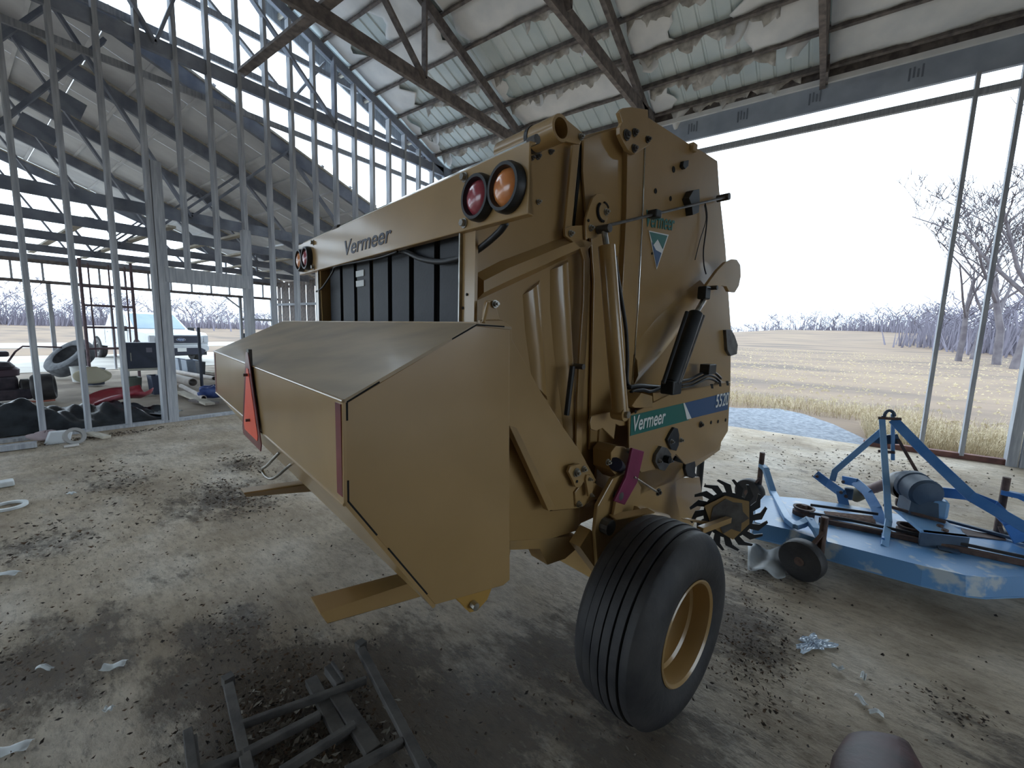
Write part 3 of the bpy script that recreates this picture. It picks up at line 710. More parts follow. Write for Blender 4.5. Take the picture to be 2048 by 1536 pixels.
for (x, y) in ((1424, 768), (1440, 764), (1455, 762)): plate('slot', [(x - 3, y), (x + 2, y), (x + 3, y + 9), (x - 1, y + 9)], UD + .001, .002, DARK, dec, 0)
hole(1271, 823, UD + .001, 4, dec); bolt(1401, 849, UD + .001, 5, dec, STEEL_DARK)
plate('box_bracket', [(1264, 812), (1272, 800), (1283, 786), (1305, 792), (1306, 815), (1270, 816)], UD + .03, .07, TAN_DUSTY, dec)
plate('box_bracket', [(1306, 786), (1340, 782), (1345, 806), (1308, 812)], UD - .01, .10, TAN_DUSTY, dec)
plate('bearing_plate', [(1349, 855), (1356, 857), (1359, 870), (1358, 890), (1353, 902), (1343, 899), (1337, 886), (1335, 880), (1341, 868)], UD + .015, .016, BLACK, dec)
for (x, y) in ((1342, 883), (1361, 880)): bolt(x, y, UD + .016, 4, dec)
plate('flange_bearing', [(1324, 893), (1335, 896), (1343, 908), (1341, 926), (1330, 942), (1319, 939), (1311, 924), (1313, 910)], UD + .02, .02, STEEL_DARK, dec)
p = at_u(1329, 917, UD + .02); MB().cyl(p, p + MU * .03, rpx(p, 8), 6).build('shaft_end', DARK, dec)
for (x, y) in ((1318, 922), (1340, 921)): bolt(x, y, UD + .021, 4, dec)
# hoses lying on the ledge
for k, dy in enumerate((0, 8, 15)):
    hose('hydraulic_hose', [at_u(x, y + dy, UD - .05) for x, y in ((1362, 762), (1380, 758), (1400, 748), (1415, 742), (1430, 746), (1442, 757))], .008)
hose('hydraulic_hose', [at_u(x, y, UD - .02) for x, y in ((1262, 784), (1285, 780), (1300, 783), (1322, 775), (1330, 770))], .009)
hose('hydraulic_hose', [at_u(x, y, UD - .04) for x, y in ((1258, 775), (1280, 772), (1310, 774), (1335, 776))], .012)
MB().box(at_u(1416, 738, UD - .04), (.06, .10, .06), (MU, MV, V((0, 0, 1)))).build('valve_block', BLACK, baler, bevel=.005)
plate('front_lug', [(1452, 660), (1463, 659), (1470, 672), (1476, 690), (1474, 708), (1462, 712), (1455, 700)], UF + .02, .05, STEEL_DARK)
# lower front frame down to the pick-up
plate('lower_frame', [(1200, 850), (1258, 832), (1285, 935), (1330, 935), (1353, 915), (1372, 925), (1360, 942), (1352, 950), (1351, 990), (1362, 1034), (1340, 1060), (1230, 1060), (1190, 990)], UF - .0, .014, TAN)
plate('frame_flap', [(1353, 912), (1370, 928), (1348, 921)], UF + .03, .01, DARK)
t = MB(); pp = [at_u(x, y, UF + .02) for x, y in ((1389, 914), (1392, 930), (1391, 945), (1395, 952), (1386, 957), (1375, 952), (1371, 938), (1373, 926))]
t.prism(pp, -MU * .05); t.build('hanging_rag', RUBBER, baler, bevel=.006)
plate('twine_box', [(1222, 905), (1232, 892), (1250, 894), (1256, 900), (1262, 905), (1258, 940), (1240, 960), (1222, 940)], UF + .12, .10, TAN_DUSTY)
p = at_u(1231, 928, UF + .14); MB().cyl(p, p + (at_u(1243, 938, UF + .06) - p), .03, 16).build('spring_can', mat('navy_plastic', srgb(34, 34, 58), rough=.5), baler, smooth=30)
bolt(1215, 924, UF + .15, 5); bolt(1255, 901, UF + .14, 4)
MB().prism([at_u(x, y, UF + .17) for x, y in ((1265, 896), (1289, 903), (1275, 965), (1250, 1010), (1229, 1003), (1252, 955))], -MU * .012).build('warning_flag', MAGENTA, baler, bevel=.003)
plate('flag_post', [(1232, 1003), (1248, 1008), (1238, 1058), (1224, 1052)], UF + .165, .014, TAN)
MB().cyl(at_u(1268, 954, UF + .17), at_u(1316, 985, UF + .10), .006, 8).build('hitch_rod', STEEL, baler)
bolt(1316, 984, UF + .10, 6, None, STEEL_DARK)
hole(1259, 998, UF + .001, 4); hole(1272, 1033, UF + .1, 4)
MB().cyl(at_u(1268, 1028, UF + .15), at_u(1330, 1040, UF + .02), rpx(at_u(1268, 1028, UF + .15), 16), 20).build('drive_tube', TAN, baler, smooth=30)
# ---- lower tailgate: triangular plate, strip for its shadowed bend, latch
tri = plate('gusset_plate', [(960, 640), (1005, 640), (1024, 655), (1024, 679), (1045, 716), (1080, 780), (1120, 845), (1150, 888), (1165, 910), (1192, 960), (1160, 1016), (1105, 1021), (1060, 930), (1022, 858), (960, 800)], UT + .10, .012, TAN)
plate('strap', [(1018, 850), (1034, 856), (1112, 1018), (1097, 1022)], UT + .125, .03, TAN_DUSTY)  # strip standing in for the plate's bend and its shadow edge
plate('lower_plate', [(960, 830), (1020, 858), (1100, 1022), (1160, 1016), (1158, 1060), (1100, 1078), (1020, 1082), (960, 1050)], UT + .06, .012, TAN)
plate('ear_plate', [(967, 640), (970, 612), (974, 601), (985, 600), (992, 612), (1000, 640)], UT + .11, .012, TAN)
bolt(990, 608, UT + .115, 6)
MB().cyl(at_u(976, 606, UT + .115), at_u(967, 645, UT + .13), .006, 8).build('lock_rod', TAN, baler)
lp = plate('latch_plate', [(1137, 944), (1141, 933), (1160, 928), (1174, 936), (1176, 952), (1160, 976), (1151, 974), (1146, 962)], UT + .13, .014, TAN)
bolt(1153, 945, UT + .132, 7, lp); bolt(1167, 938, UT + .132, 5, lp); hole(1154, 963, UT + .132, 3, lp)
plate('latch_link', [(1174, 950), (1182, 950), (1186, 965), (1185, 992), (1178, 994), (1172, 960)], UT + .14, .012, TAN)
bolt(1179, 958, UT + .141, 3); bolt(1182, 990, UT + .141, 3)
plate('latch_base', [(1150, 985), (1165, 965), (1190, 966), (1205, 975), (1205, 995), (1185, 1000), (1165, 1014), (1152, 1010)], UT + .11, .014, TAN)
bolt(1157, 1008, UT + .112, 5)
p = at_u(1160, 733, UT + .07)
MB().cyl(at_u(1145, 732, UT + .07), at_u(1133, 830, UT + .06), .012, 10).build('gas_strut', BLACK, baler, smooth=30)
MB().cyl(p - MU * .03, p + MU * .02, .012, 10).build('strut_pin', STEEL_DARK, baler)
# chassis beneath: sill, axle, wheel leg
plate('sill_rail', [(1020, 1082), (1060, 1080), (1082, 1078), (1150, 1072), (1160, 1092), (1130, 1118), (1095, 1130), (1080, 1098), (1020, 1100)], UT + .06, .10, TAN_DUSTY)
MB().beam(M(-.98, 1.60, .50), M(mir(-.98), 1.60, .50), .10, .12).build('axle', TAN, baler, bevel=.006)
for s in (1, -1):
    ua = -1.03 if s == 1 else mir(-1.03)
    t = MB()
    pts = [(1.52, .36), (1.68, .40), (1.78, .62), (1.80, .86), (1.70, .97), (1.55, .96), (1.45, .86), (1.44, .74)]
    t.prism([M(ua, v, z) for v, z in pts], -MU * .02 * s)
    wl_ = t.build('wheel_leg', TAN, baler, bevel=.004)
    MB().beam(M(ua - .05 * s, 1.40, .72), M(ua - .05 * s, 1.62, .46), .06, .09).build('leg_brace', TAN, wl_)
    if s == 1:
        lb = MB().box(M(ua + .004, 1.545, .60), (.003, .035, .06), (MU, MV, V((0, 0, 1)))).build('warning_sticker', BLACK, wl_)
        MB().box(M(ua + .0065, 1.545, .592), (.002, .018, .026), (MU, MV, V((0, 0, 1)))).build('sticker_print', DECAL_WHITE, wl_)
        MB().beam(M(ua + .03, 1.52, .80), M(ua + .10, 1.72, .80), .05, .006).build('step_tab', TAN, wl_)
        MB().cyl(M(ua, 1.58, .88), M(ua + .03, 1.58, .88), .02, 8).build('bolt', STEEL_DARK, wl_)
        MB().cyl(M(ua, 1.50, .76), M(ua + .04, 1.50, .76), .035, 12).build('bushing', STEEL_DARK, wl_)
MB().box(M(UC, 2.0, .72), (1.46, 1.3, .07), (MU, MV, V((0, 0, 1)))).build('belly_plate', TAN_DUSTY, baler)
# ---- wheels
def wheel(u0, s):
    ax = -MU * s; c = M(u0, 1.595, .41); R = .41
    prof = [(.035, .205), (.004, .218), (-.010, .25), (-.014, .29), (-.004, .335), (.014, .368), (.03, .387)]
    x = .038; w = .0385
    for k in range(6):
        crown = R - .010 * abs(k - 2.5) / 2.5 - (.004 if k in (0, 5) else 0)
        prof += [(x, crown - .001), (x + .003, crown), (x + w - .009, crown), (x + w - .006, crown - .001)]
        if k < 5: prof += [(x + w - .006, crown - .016), (x + w, crown - .016)]
        x += w
    prof += [(.275, .387), (.29, .368), (.308, .335), (.318, .29), (.314, .25), (.30, .218), (.27, .205)]
    wh = MB().lathe(c, ax, prof, 72).build('wheel', RUBBER, baler, smooth=35)
    rimp = [(.06, .20), (.012, .214), (.002, .216), (-.002, .21), (.006, .199), (.03, .193), (.075, .190), (.085, .178), (.125, .172), (.14, .16), (.155, .10), (.15, .06), (.12, .05), (.115, .0)]
    rm = MB().lathe(c, ax, rimp, 56).build('rim', TAN, wh, smooth=35)
    for k in range(6):
        a = k * math.pi / 3; q = c + ax * .15 + MV * (.082 * math.cos(a)) + V((0, 0, .082 * math.sin(a)))
        MB().cyl(q, q - ax * .018, .011, 6).build('lug_nut', STEEL_DARK, rm)
    return wh
wheel(-.655, 1); wheel(mir(-.655), -1)
# ---- rear hood
HP = [(.828, 1.612), (.70, 1.620), (.334, 1.437), (.332, 1.198), (.568, .834)]
off = [(.828, 1.604), (.703, 1.612), (.341, 1.431), (.340, 1.201), (.577, .838)]
def hood_panel(i):
    return MB().prism([M(UB + .006, *q) for q in (HP[i], HP[i + 1], off[i + 1], off[i])], MU * (mir(UB) - UB - .012))
hood = hood_panel(1).build('rear_hood', TAN_TOP, baler)
for i, nm in ((0, 'top_flange'), (2, 'rear_panel'), (3, 'lower_panel')): hood_panel(i).build(nm, TAN if i else TAN_TOP, hood)
for (v, z) in HP[1:4]:
    MB().cyl(M(UB + .006, v + .002, z - .002), M(mir(UB) - .006, v + .002, z - .002), .0045, 10).build('folded_edge', TAN, hood, smooth=30)
sp = [(.826, 1.606), (.70, 1.612), (.341, 1.428), (.340, 1.200), (.578, .837), (.83, .792), (.858, .80), (.845, 1.1), (.833, 1.40)]
for u, s in ((UB, 1), (mir(UB), -1)):
    MB().prism([M(u, v, z) for v, z in sp], -MU * .006 * s).build('side_plate', TAN, hood, bevel=.002)
for (a, b_) in (((.80, 1.612), (.70, 1.614)), ((.70, 1.614), (.62, 1.574)), ((.42, 1.473), (.343, 1.432)), ((.343, 1.432), (.343, 1.39)), ((.342, 1.25), (.342, 1.202)), ((.342, 1.202), (.41, 1.098)), ((.44, 1.052), (.55, .884))):
    MB().beam(M(UB + .004, *a), M(UB + .003, *b_), .006, .004).build('edge_seal', DARK, hood)
MB().box(M(UB - .018, .333, 1.32), (.034, .003, .215), (MU, MV, V((0, 0, 1)))).build('reflector_strip', MAROON, hood)
MB().box(M(mir(UB) + .03, .333, 1.32), (.034, .003, .215), (MU, MV, V((0, 0, 1)))).build('reflector_strip', MAROON, hood)
sv = .322
def tri_pts(v, k):
    P = [(-1.722, 1.158), (-1.74, 1.13), (-2.06, 1.13), (-2.08, 1.158), (-1.925, 1.488), (-1.885, 1.488)]
    cx, cz = -1.90, 1.245
    return [M(cx + (a - cx) * k, v, cz + (b_ - cz) * k) for a, b_ in P]
sg = MB().prism(tri_pts(sv, 1.0), MV * .003).build('slow_vehicle_sign', MAROON, hood)
MB().prism(tri_pts(sv - .0015, .74), MV * .0015).build('sign_face', SMV_ORANGE, sg)
for z in (1.40, 1.22):
    MB().cyl(M(-1.90, sv - .002, z), M(-1.90, sv - .016, z), .006, 6).build('bolt', STEEL_DARK, sg)
MB().box(M(-1.90, .33, 1.42), (.04, .012, .16), (MU, MV, V((0, 0, 1)))).build('sign_bracket', STEEL_DARK, sg)
hose('grab_handle', [M(-1.80, .40, 1.10), M(-1.88, .37, 1.03), M(-1.93, .36, 1.0), M(-1.90, .37, .975), M(-1.84, .385, .985), M(-1.70, .41, 1.07), M(-1.66, .42, 1.09)], .006, STEEL, hood)
# stack of hinge bracket under the hood
MB().prism([at_u(x, y, UB - .02) for x, y in ((903, 1190), (985, 1175), (975, 1200), (955, 1222), (940, 1226), (930, 1215))], -MU * .03).build('hinge_bracket', mat('yellow_bracket', srgb(178, 138, 66), rough=.5), hood, bevel=.003)
p = at_u(945, 1208, UB - .018); MB().cyl(p, p + MU * .02, .012, 8).build('bolt', STEEL, hood)
# bale ramp arms sticking out rearward beneath the hood
for s in (1, -1):
    f = (lambda u: u) if s == 1 else mir
    a = [(-1.30, .363, .763), (-1.268, .372, .735), (-1.262, .385, .712)]
    qa, qb = at_u(641, 1226, -1.275), at_u(838, 1160, -1.275)
    a = [uvz(at_z(622, 1194, qa.z + .004)), uvz(qa), uvz(at_u(656, 1246, -1.278))]
    b_ = [uvz(at_z(802, 1146, qb.z + .004)), uvz(qb), uvz(at_u(850, 1190, -1.278))]
    t = MB()
    ext = lambda q, p_: tuple(p_[i] + (p_[i] - q[i]) * .9 for i in range(3))
    A = [M(f(q[0]), q[1], q[2]) for q in a]; B = [M(f(e[0]), e[1], e[2]) for e in [ext(q, p_) for q, p_ in zip(a, b_)]]
    back = -MU * .006 * s + V((0, 0, -.006))
    t.v += A + B + [q + back for q in A] + [q + back for q in B]
    t.f += [(0, 1, 4, 3), (1, 2, 5, 4), (6, 9, 10, 7), (7, 10, 11, 8), (0, 3, 9, 6), (2, 8, 11, 5), (0, 6, 7, 1), (1, 7, 8, 2), (3, 4, 10, 9), (4, 5, 11, 10)]
    t.build('ramp_arm', TAN, baler)
MB().cyl(M(-1.2, 1.05, .70), M(mir(-1.2), 1.05, .70), .05, 16).build('ramp_pivot', TAN_DUSTY, baler, smooth=30)
# ---- toothed wheel, pick-up and drawbar at the front
c = at_u(1456, 1030, -.86); axn = (-MV * .80 + MU * .58 + V((0, 0, .1))).normalized()
e1 = axn.cross(V((0, 0, 1))).normalized(); e2 = e1.cross(axn)
def P2(r, a, d=0): return c + e1 * (r * math.cos(a)) + e2 * (r * math.sin(a)) + axn * d
R0 = rpx(c, 46); R1 = rpx(c, 73)
star = MB().prism([P2(R0, 2 * math.pi * k / 32, -.004) for k in range(32)], axn * .008).build('toothed_wheel', BLACK, baler)
for k in range(16):
    a = 2 * math.pi * k / 16
    pts = [P2(R0 * .97, a - .13, -.003), P2((R0 + R1) / 2, a - .20, -.003), P2(R1 * .97, a - .36, -.003), P2(R1, a - .30, -.003), P2((R0 + R1) / 2 * 1.03, a + .02, -.003), P2(R0 * .97, a + .13, -.003)]
    MB().prism(pts, axn * .006).build('tooth', BLACK, star)
hx = [P2(rpx(c, 48 if k % 2 == 0 else 40), 2 * math.pi * k / 6 + .3, .006) for k in range(6)]
MB().prism(hx, axn * .008).build('hub_plate', TAN_DUSTY, star)
MB().prism([P2(rpx(c, 32 + 6 * math.sin(3 * k)), 2 * math.pi * k / 14, .015) for k in range(14)], axn * .002).build('worn_patch', STEEL_DARK, star)
MB().beam(at_u(1400, 1060, -.84), c + axn * .02 - V((0, 0, .02)), .03, .03).build('star_arm', TAN, baler)
for k in range(3): MB().cyl(at_u(1364 + 4 * k, 1037, -.95), at_u(1428, 1052 - 3 * k, -.87), .003, 6).build('tine', TAN, baler)
MB().cyl(M(UT - .05, 2.75, .42), M(mir(UT) + .05, 2.75, .42), .15, 24).build('pickup_drum', STEEL_DARK, baler, smooth=30)
for s in (UT - .03, mir(UT) + .03):
    MB().prism([M(s, 2.5, .70), M(s, 2.9, .62), M(s, 3.0, .42), M(s, 2.85, .25), M(s, 2.6, .25), M(s, 2.45, .45)], MU * .01).build('pickup_side', TAN, baler)
for k in range(24):
    u = UT - .1 - k * .054
    MB().cyl(M(u, 2.75, .42), M(u, 2.98, .30), .004, 5).build('pickup_tine', STEEL_DARK, baler)
MB().beam(M(UC - .25, 2.9, .72), M(UC, 4.5, .55), .10, .14).build('drawbar', TAN, baler)
MB().beam(M(UC + .25, 2.9, .72), M(UC, 4.5, .55), .10, .14).build('drawbar', TAN, baler)
MB().beam(M(UC, 4.45, .54), M(UC, 4.65, .54), .10, .05).build('hitch_tongue', STEEL_DARK, baler)
MB().cyl(M(UC + .12, 4.3, .0), M(UC + .12, 4.3, .75), .035, 12).build('jack_stand', BLACK, baler)
# ================================================================== BLUE MOWER BESIDE THE BALER
BLUE = mat('worn_blue_paint', srgb(98, 146, 194), srgb(178, 188, 194), 7, .36, contrast=(.55, .64), bump=.06, bscale=30)
BLUE_BAR = mat('blue_bar_paint', srgb(62, 120, 186), srgb(92, 142, 198), 5, .4)
BLUE_PALE = mat('pale_blue_paint', srgb(104, 152, 200), srgb(132, 170, 206), 6, .42)
BLUE_DARK = mat('dark_blue_steel', srgb(52, 70, 92), srgb(70, 88, 108), 8, .5)
RUST = mat('rusty_dark_steel', srgb(70, 54, 50), srgb(106, 84, 74), 12, .7, bump=.2)
ZD = .25
mow = thing('finish_mower', V((.6, 4.0, 0)), 'blue three-point finish mower with tall A-frame and caster wheels', 'mower')
near_px = [(1511, 1044), (1584, 1060), (1651, 1082), (1750, 1107), (1844, 1131), (1930, 1150), (1967, 1154), (2048, 1152)]
deck = [at_z(x, y, ZD) for x, y in near_px]
far_l = [at_z(1530, 991, ZD), at_z(1512, 1010, ZD)]
XR = 1.62
outline = deck + [V((XR - .05, deck[-1].y + .22, ZD)), V((XR, 4.05, ZD)), V((XR - .22, 4.30, ZD)), V((.95, 4.42, ZD)), V((.3, 4.36, ZD)), V((-.02, 4.27, ZD))] + far_l
dk = MB().prism(outline, (0, 0, -.006)).build('deck', BLUE, mow)
cen = sum(outline, V()) / len(outline)
t = MB()
for a, b_ in zip(outline, outline[1:] + outline[:1]):
    oa, ob = (a - cen).normalized() * .02, (b_ - cen).normalized() * .02
    t.add([a, b_, b_ + ob + V((0, 0, -.12)), a + oa + V((0, 0, -.12))], [(0, 1, 2, 3)])
t.build('deck_skirt', BLUE, mow, solid=.005)
t = MB(); lip = [p + (p - cen).normalized() * .02 + V((0, 0, -.12)) for p in outline]
for a, b_ in zip(lip, lip[1:] + lip[:1]): t.beam(a, b_, .012, .008)
t.build('skirt_lip', BLUE_PALE, mow)
def bar(name, pts, w, th, m_, parent=mow, up=(0, 1, 0)):
    """flat strap bent through PTS; W is its visible width, TH its thickness"""
    t_ = MB()
    for a, b_ in zip(pts[:-1], pts[1:]):
        e = (b_ - a).normalized() * (w * .18)
        t_.beam(a - e, b_ + e, w, th, V(up))
    return t_.build(name, m_, parent, bevel=.003)
# caster arm on the near-left corner and its wheels
arm_pts = [at_y(1523, 931, 4.50), at_y(1531, 938, 4.46), at_y(1546, 985, 4.30), at_z(1576, 1040, ZD + .03), at_z(1591, 1052, ZD + .03), at_z(1604, 1048, ZD + .04), at_y(1618, 1040, 3.60), at_y(1633, 1060, 3.50), at_y(1644, 1082, 3.44)]
bar('caster_arm', arm_pts, .05, .035, BLUE_PALE, up=(0, 0, 1))
def caster(c, post_top, r, name='caster_wheel', ax=V((-.35, -.94, 0))):
    w = MB().lathe(c - ax * .045, ax, [(0, .0), (0, r * .6), (0, r * .94), (.015, r), (.075, r), (.09, r * .94), (.09, r * .6), (.09, 0)], 28).build(name, RUBBER, mow, smooth=30)
    MB().cyl(c - ax * .05, c + ax * .05, r * .22, 12).build('hub', RUST, w)
    MB().cyl(V((post_top.x, post_top.y, c.z)), post_top, .022, 12).build('caster_post', RUST, mow, smooth=30)
    MB().beam(c + V((0, 0, r * .2)), V((post_top.x, post_top.y, c.z + r * 1.25)), .10, .02, (1, 0, 0)).build('caster_fork', RUST, mow)
wn = at_z(1592, 1160, 0); caster(V((wn.x + .02, wn.y + .04, .135)), at_y(1650, 1034, 3.42), .135)
pt = at_y(1525, 905, 4.50); caster(V((pt.x - .07, 4.50, .13)), pt, .13)
pr = at_y(2014, 955, 4.50); caster(V((pr.x + .05, 4.50, .13)), pr, .13)
caster(V((1.5, 3.36, .135)), V((1.52, 3.42, .42)), .135)
bar('caster_arm', [at_y(2008, 985, 4.50), at_y(2040, 992, 4.46), V((1.62, 4.2, .40)), V((1.58, 3.95, ZD + .03)), V((1.55, 3.7, ZD + .04)), V((1.52, 3.42, .33))], .05, .035, BLUE_BAR, up=(0, 0, 1))
# spindle pulleys, belts, covers
for (x, y, k) in ((1608, 1017, 0),):
    p = at_z(x, y, ZD + .05)
    MB().lathe(p, (0, 0, 1), [(-.05, .055), (-.05, .072), (-.02, .072), (-.012, .062), (-.004, .062), (.004, .072), (.012, .072), (.012, .055), (-.04, .05)], 28).build('pulley', RUST, mow, smooth=30)
    MB().cyl(p - V((0, 0, .05)), p + V((0, 0, .03)), .02, 12).build('spindle', RUST, mow)
for x in (.62, 1.3):
    p = V((x, 3.98, ZD + .05))
    MB().lathe(p, (0, 0, 1), [(-.05, .055), (-.05, .072), (-.02, .072), (-.012, .062), (-.004, .062), (.004, .072), (.012, .072), (.012, .055), (-.04, .05)], 28).build('pulley', RUST, mow, smooth=30)
bar('belt', [at_z(1622, 1010, ZD + .05), at_z(1755, 1028, ZD + .05)], .02, .012, RUBBER)
bar('belt', [at_z(1620, 1026, ZD + .05), at_z(1700, 1040, ZD + .05), V((1.35, 3.9, ZD + .05))], .02, .012, RUBBER)
bar('cross_rail', [at_z(1640, 1040, ZD + .02), at_z(1770, 1066, ZD + .02), V((1.45, at_z(1770, 1066, ZD).y, ZD + .02))], .035, .03, RUST)
bar('cross_rail', [at_z(1860, 1032, ZD + .02), V((1.5, 4.22, ZD + .02))], .02, .03, BLUE_DARK)
MB().prism([at_z(x, y, ZD + .008) for x, y in ((1648, 1022), (1748, 1032), (1752, 1046), (1655, 1036))], (0, 0, -.006)).build('clippings_mat', mat('dry_clippings', srgb(92, 70, 62), srgb(130, 104, 88), 30, .95, bump=.6, bscale=60), mow)
MB().prism([at_z(x, y, ZD + .008) for x, y in ((1922, 1057), (2010, 1073), (2012, 1080), (1930, 1070))], (0, 0, -.006)).build('clippings_mat', RUST, mow)
# centre channel under the gearbox and the upturned end plate
ch_top = [at_z(x, y, ZD + .10) for x, y in ((1779, 1012), (1842, 1064), (1940, 1075), (1893, 1042))]
MB().prism(ch_top, (0, 0, -.006)).build('gearbox_bed', BLUE_PALE, mow)
a, b_ = ch_top[1], ch_top[2]
MB().prism([a, b_, b_ + V((0, 0, -.10)), a + V((0, 0, -.10))], (0, .05, 0)).build('end_box', BLUE_DARK, mow, bevel=.003)
c = (a + b_) / 2 + V((.02, -.02, -.085)); MB().box(c, (.10, .06, .012)).build('step_tab', BLUE_DARK, mow)
MB().prism([ch_top[0], ch_top[1], ch_top[1] + V((0, 0, .012)), ch_top[0] + V((0, 0, .012))], (.012, .004, 0)).build('channel_flange', BLUE_PALE, mow)
for (x, y) in ((1880, 1053), (1890, 1062)): 
    p = at_z(x, y, ZD + .103); MB().cyl(p, p + V((0, 0, .012)), .018, 8).build('bolt', RUST, mow)
# gearbox
gy = 4.12
gc = at_y(1856, 990, gy)
gb = MB().lathe(gc, (-.35, .94, .06), [(-.01, 0), (0, .09), (.02, .105), (.14, .105), (.15, .112), (.19, .112), (.20, .09), (.26, .085), (.28, 0)], 28).build('gearbox', BLUE_DARK, mow, smooth=30)
bx = at_z(1848, 1030, ZD + .11)
MB().prism([bx + V((-.09, -.05, 0)), bx + V((.07, -.05, 0)), gc + V((.06, 0, -.05)), gc + V((-.08, 0, -.05))], (-.05, .14, 0)).build('gearbox_foot', BLUE_DARK, gb)
MB().lathe(at_y(1802, 968, gy + .28), (-.35, .94, .06), [(-.10, .10), (-.02, .105), (.04, .09), (.09, .05), (.10, 0)], 24).build('shaft_guard', BLACK, gb, smooth=30)
MB().box(at_y(1876, 1016, gy + .06), (.10, .10, .13)).build('oil_cover', BLUE_PALE, gb, bevel=.02)
p = at_z(1803, 1006, ZD + .13); MB().box(p, (.07, .05, .05)).build('clamp_block', RUST, mow, bevel=.006)
bar('motor_slide', [at_z(1768, 1010, ZD + .12), at_z(1890, 1044, ZD + .12)], .02, .02, RUST)
# A-frame mast
YF = 4.62
mt = [at_y(1768, 836, YF), at_y(1788, 836, YF)]
for k, (x, y0, y1) in enumerate(((1767, 832, 919), (1786, 828, 921))):
    MB().prism([at_y(x - 4, y0, YF), at_y(x + 4, y0, YF), at_y(x + 4, y1, YF), at_y(x - 4, y1, YF)], (0, .03, 0)).build('mast_plate', BLUE_DARK if k == 0 else BLUE_PALE, mow, bevel=.004)
lp = [at_y(1769 + 10 - 10 * math.cos(math.pi * k / 8), 833 - 12 * math.sin(math.pi * k / 8), YF) for k in range(9)]
MB().tube(lp, .012, 8).build('lift_loop', BLUE_DARK, mow, smooth=True)
MB().cyl(at_y(1756, 836, YF), at_y(1803, 838, YF), .012, 10).build('top_pin', RUST, mow)
MB().cyl(at_y(1756, 902, YF), at_y(1790, 905, YF), .012, 10).build('lower_pin', RUST, mow)
MB().prism([at_y(x, y, YF + .02) for x, y in ((1740, 884), (1760, 872), (1795, 868), (1803, 888), (1780, 888), (1760, 888))], (0, .02, 0)).build('mast_gusset', BLUE_DARK, mow)
bar('mast_brace', [at_y(1763, 862, YF - .02), at_y(1670, 942, YF - .1), at_y(1665, 960, YF - .1)], .045, .012, BLUE_PALE, up=(0, -1, .1))
bar('mast_leg', [at_y(1764, 838, YF), at_y(1768, 900, YF - .15), at_y(1774, 985, 4.15), at_y(1777, 1042, 3.95), at_z(1769, 1092, ZD)], .042, .014, BLUE_PALE, up=(0, -1, .1))
bar('mast_leg', [at_y(1789, 842, YF), at_y(1850, 905, 4.45), at_y(1945, 995, 4.2), V((1.45, 4.0, ZD + .04))], .07, .014, BLUE_BAR, up=(0, -1, .3))
bar('mast_stay', [at_y(1797, 880, YF + .02), at_y(1845, 963, gy + .3)], .022, .022, RUST)
bar('hitch_arm', [at_y(1634, 950, 4.55), at_y(1655, 966, 4.50), at_y(1682, 985, 4.42), at_z(1688, 1008, ZD)], .07, .016, BLUE_BAR, up=(0, -1, .1))
bar('hitch_arm', [at_y(1688, 960, 4.62), at_y(1712, 965, 4.55), at_y(1735, 985, 4.42), at_y(1752, 1015, 4.25), at_y(1766, 1060, 4.02), at_z(1767, 1085, ZD)], .07, .016, BLUE_BAR, up=(0, -1, .1))
bar('hitch_arm', [at_y(1880, 984, 4.45), at_y(1935, 990, 4.38), at_y(1985, 1010, 4.3), at_y(2020, 1045, 4.2), at_z(2040, 1080, ZD + .03)], .075, .016, BLUE_BAR, up=(0, -1, .1))
for (x, y, Y) in ((1634, 952, 4.53), (1686, 963, 4.6), (1682, 984, 4.40), (1692, 992, 4.4), (1768, 1055, 3.99)):
    p = at_y(x, y, Y); MB().cyl(p, p + V((0, -.02, 0)), .013, 8).build('bolt', RUST, mow)
MB().box(at_y(1697, 987, 4.45), (.06, .05, .10)).build('pivot_block', BLUE_DARK, mow, bevel=.01)
sh = MB().cyl(at_y(1722, 986, 4.75), at_y(1782, 964, 4.55), .035, 14, r2=.045).build('drive_shaft', mat('faded_shaft', srgb(150, 128, 124), srgb(120, 100, 98), 9, .7), mow, smooth=30)
MB().lathe(at_y(1722, 986, 4.75), at_y(1722, 986, 4.75) - at_y(1782, 964, 4.55), [(-.03, .04), (.0, .055), (.08, .06), (.10, .03)], 16).build('shaft_bell', mat('olive_bell', srgb(92, 90, 78), rough=.7), sh, smooth=30)
# torn pale sheet caught beneath the deck
def scrap(s, t_):
    p = at_z(1495 + 75 * s, 1095 + 45 * t_ + 22 * s, .012)
    return p + V((0, 0, .02 + .02 * math.sin(9 * s + 4 * t_) + (.05 * s if t_ < .3 else 0)))
tag(MB().grid(scrap, 10, 6).build('metal_scrap', mat('pale_scrap_sheet', srgb(176, 184, 192), srgb(206, 210, 212), 6, .5), smooth=True, solid=.003), 'torn pale sheet scrap under the mower corner', 'scrap')

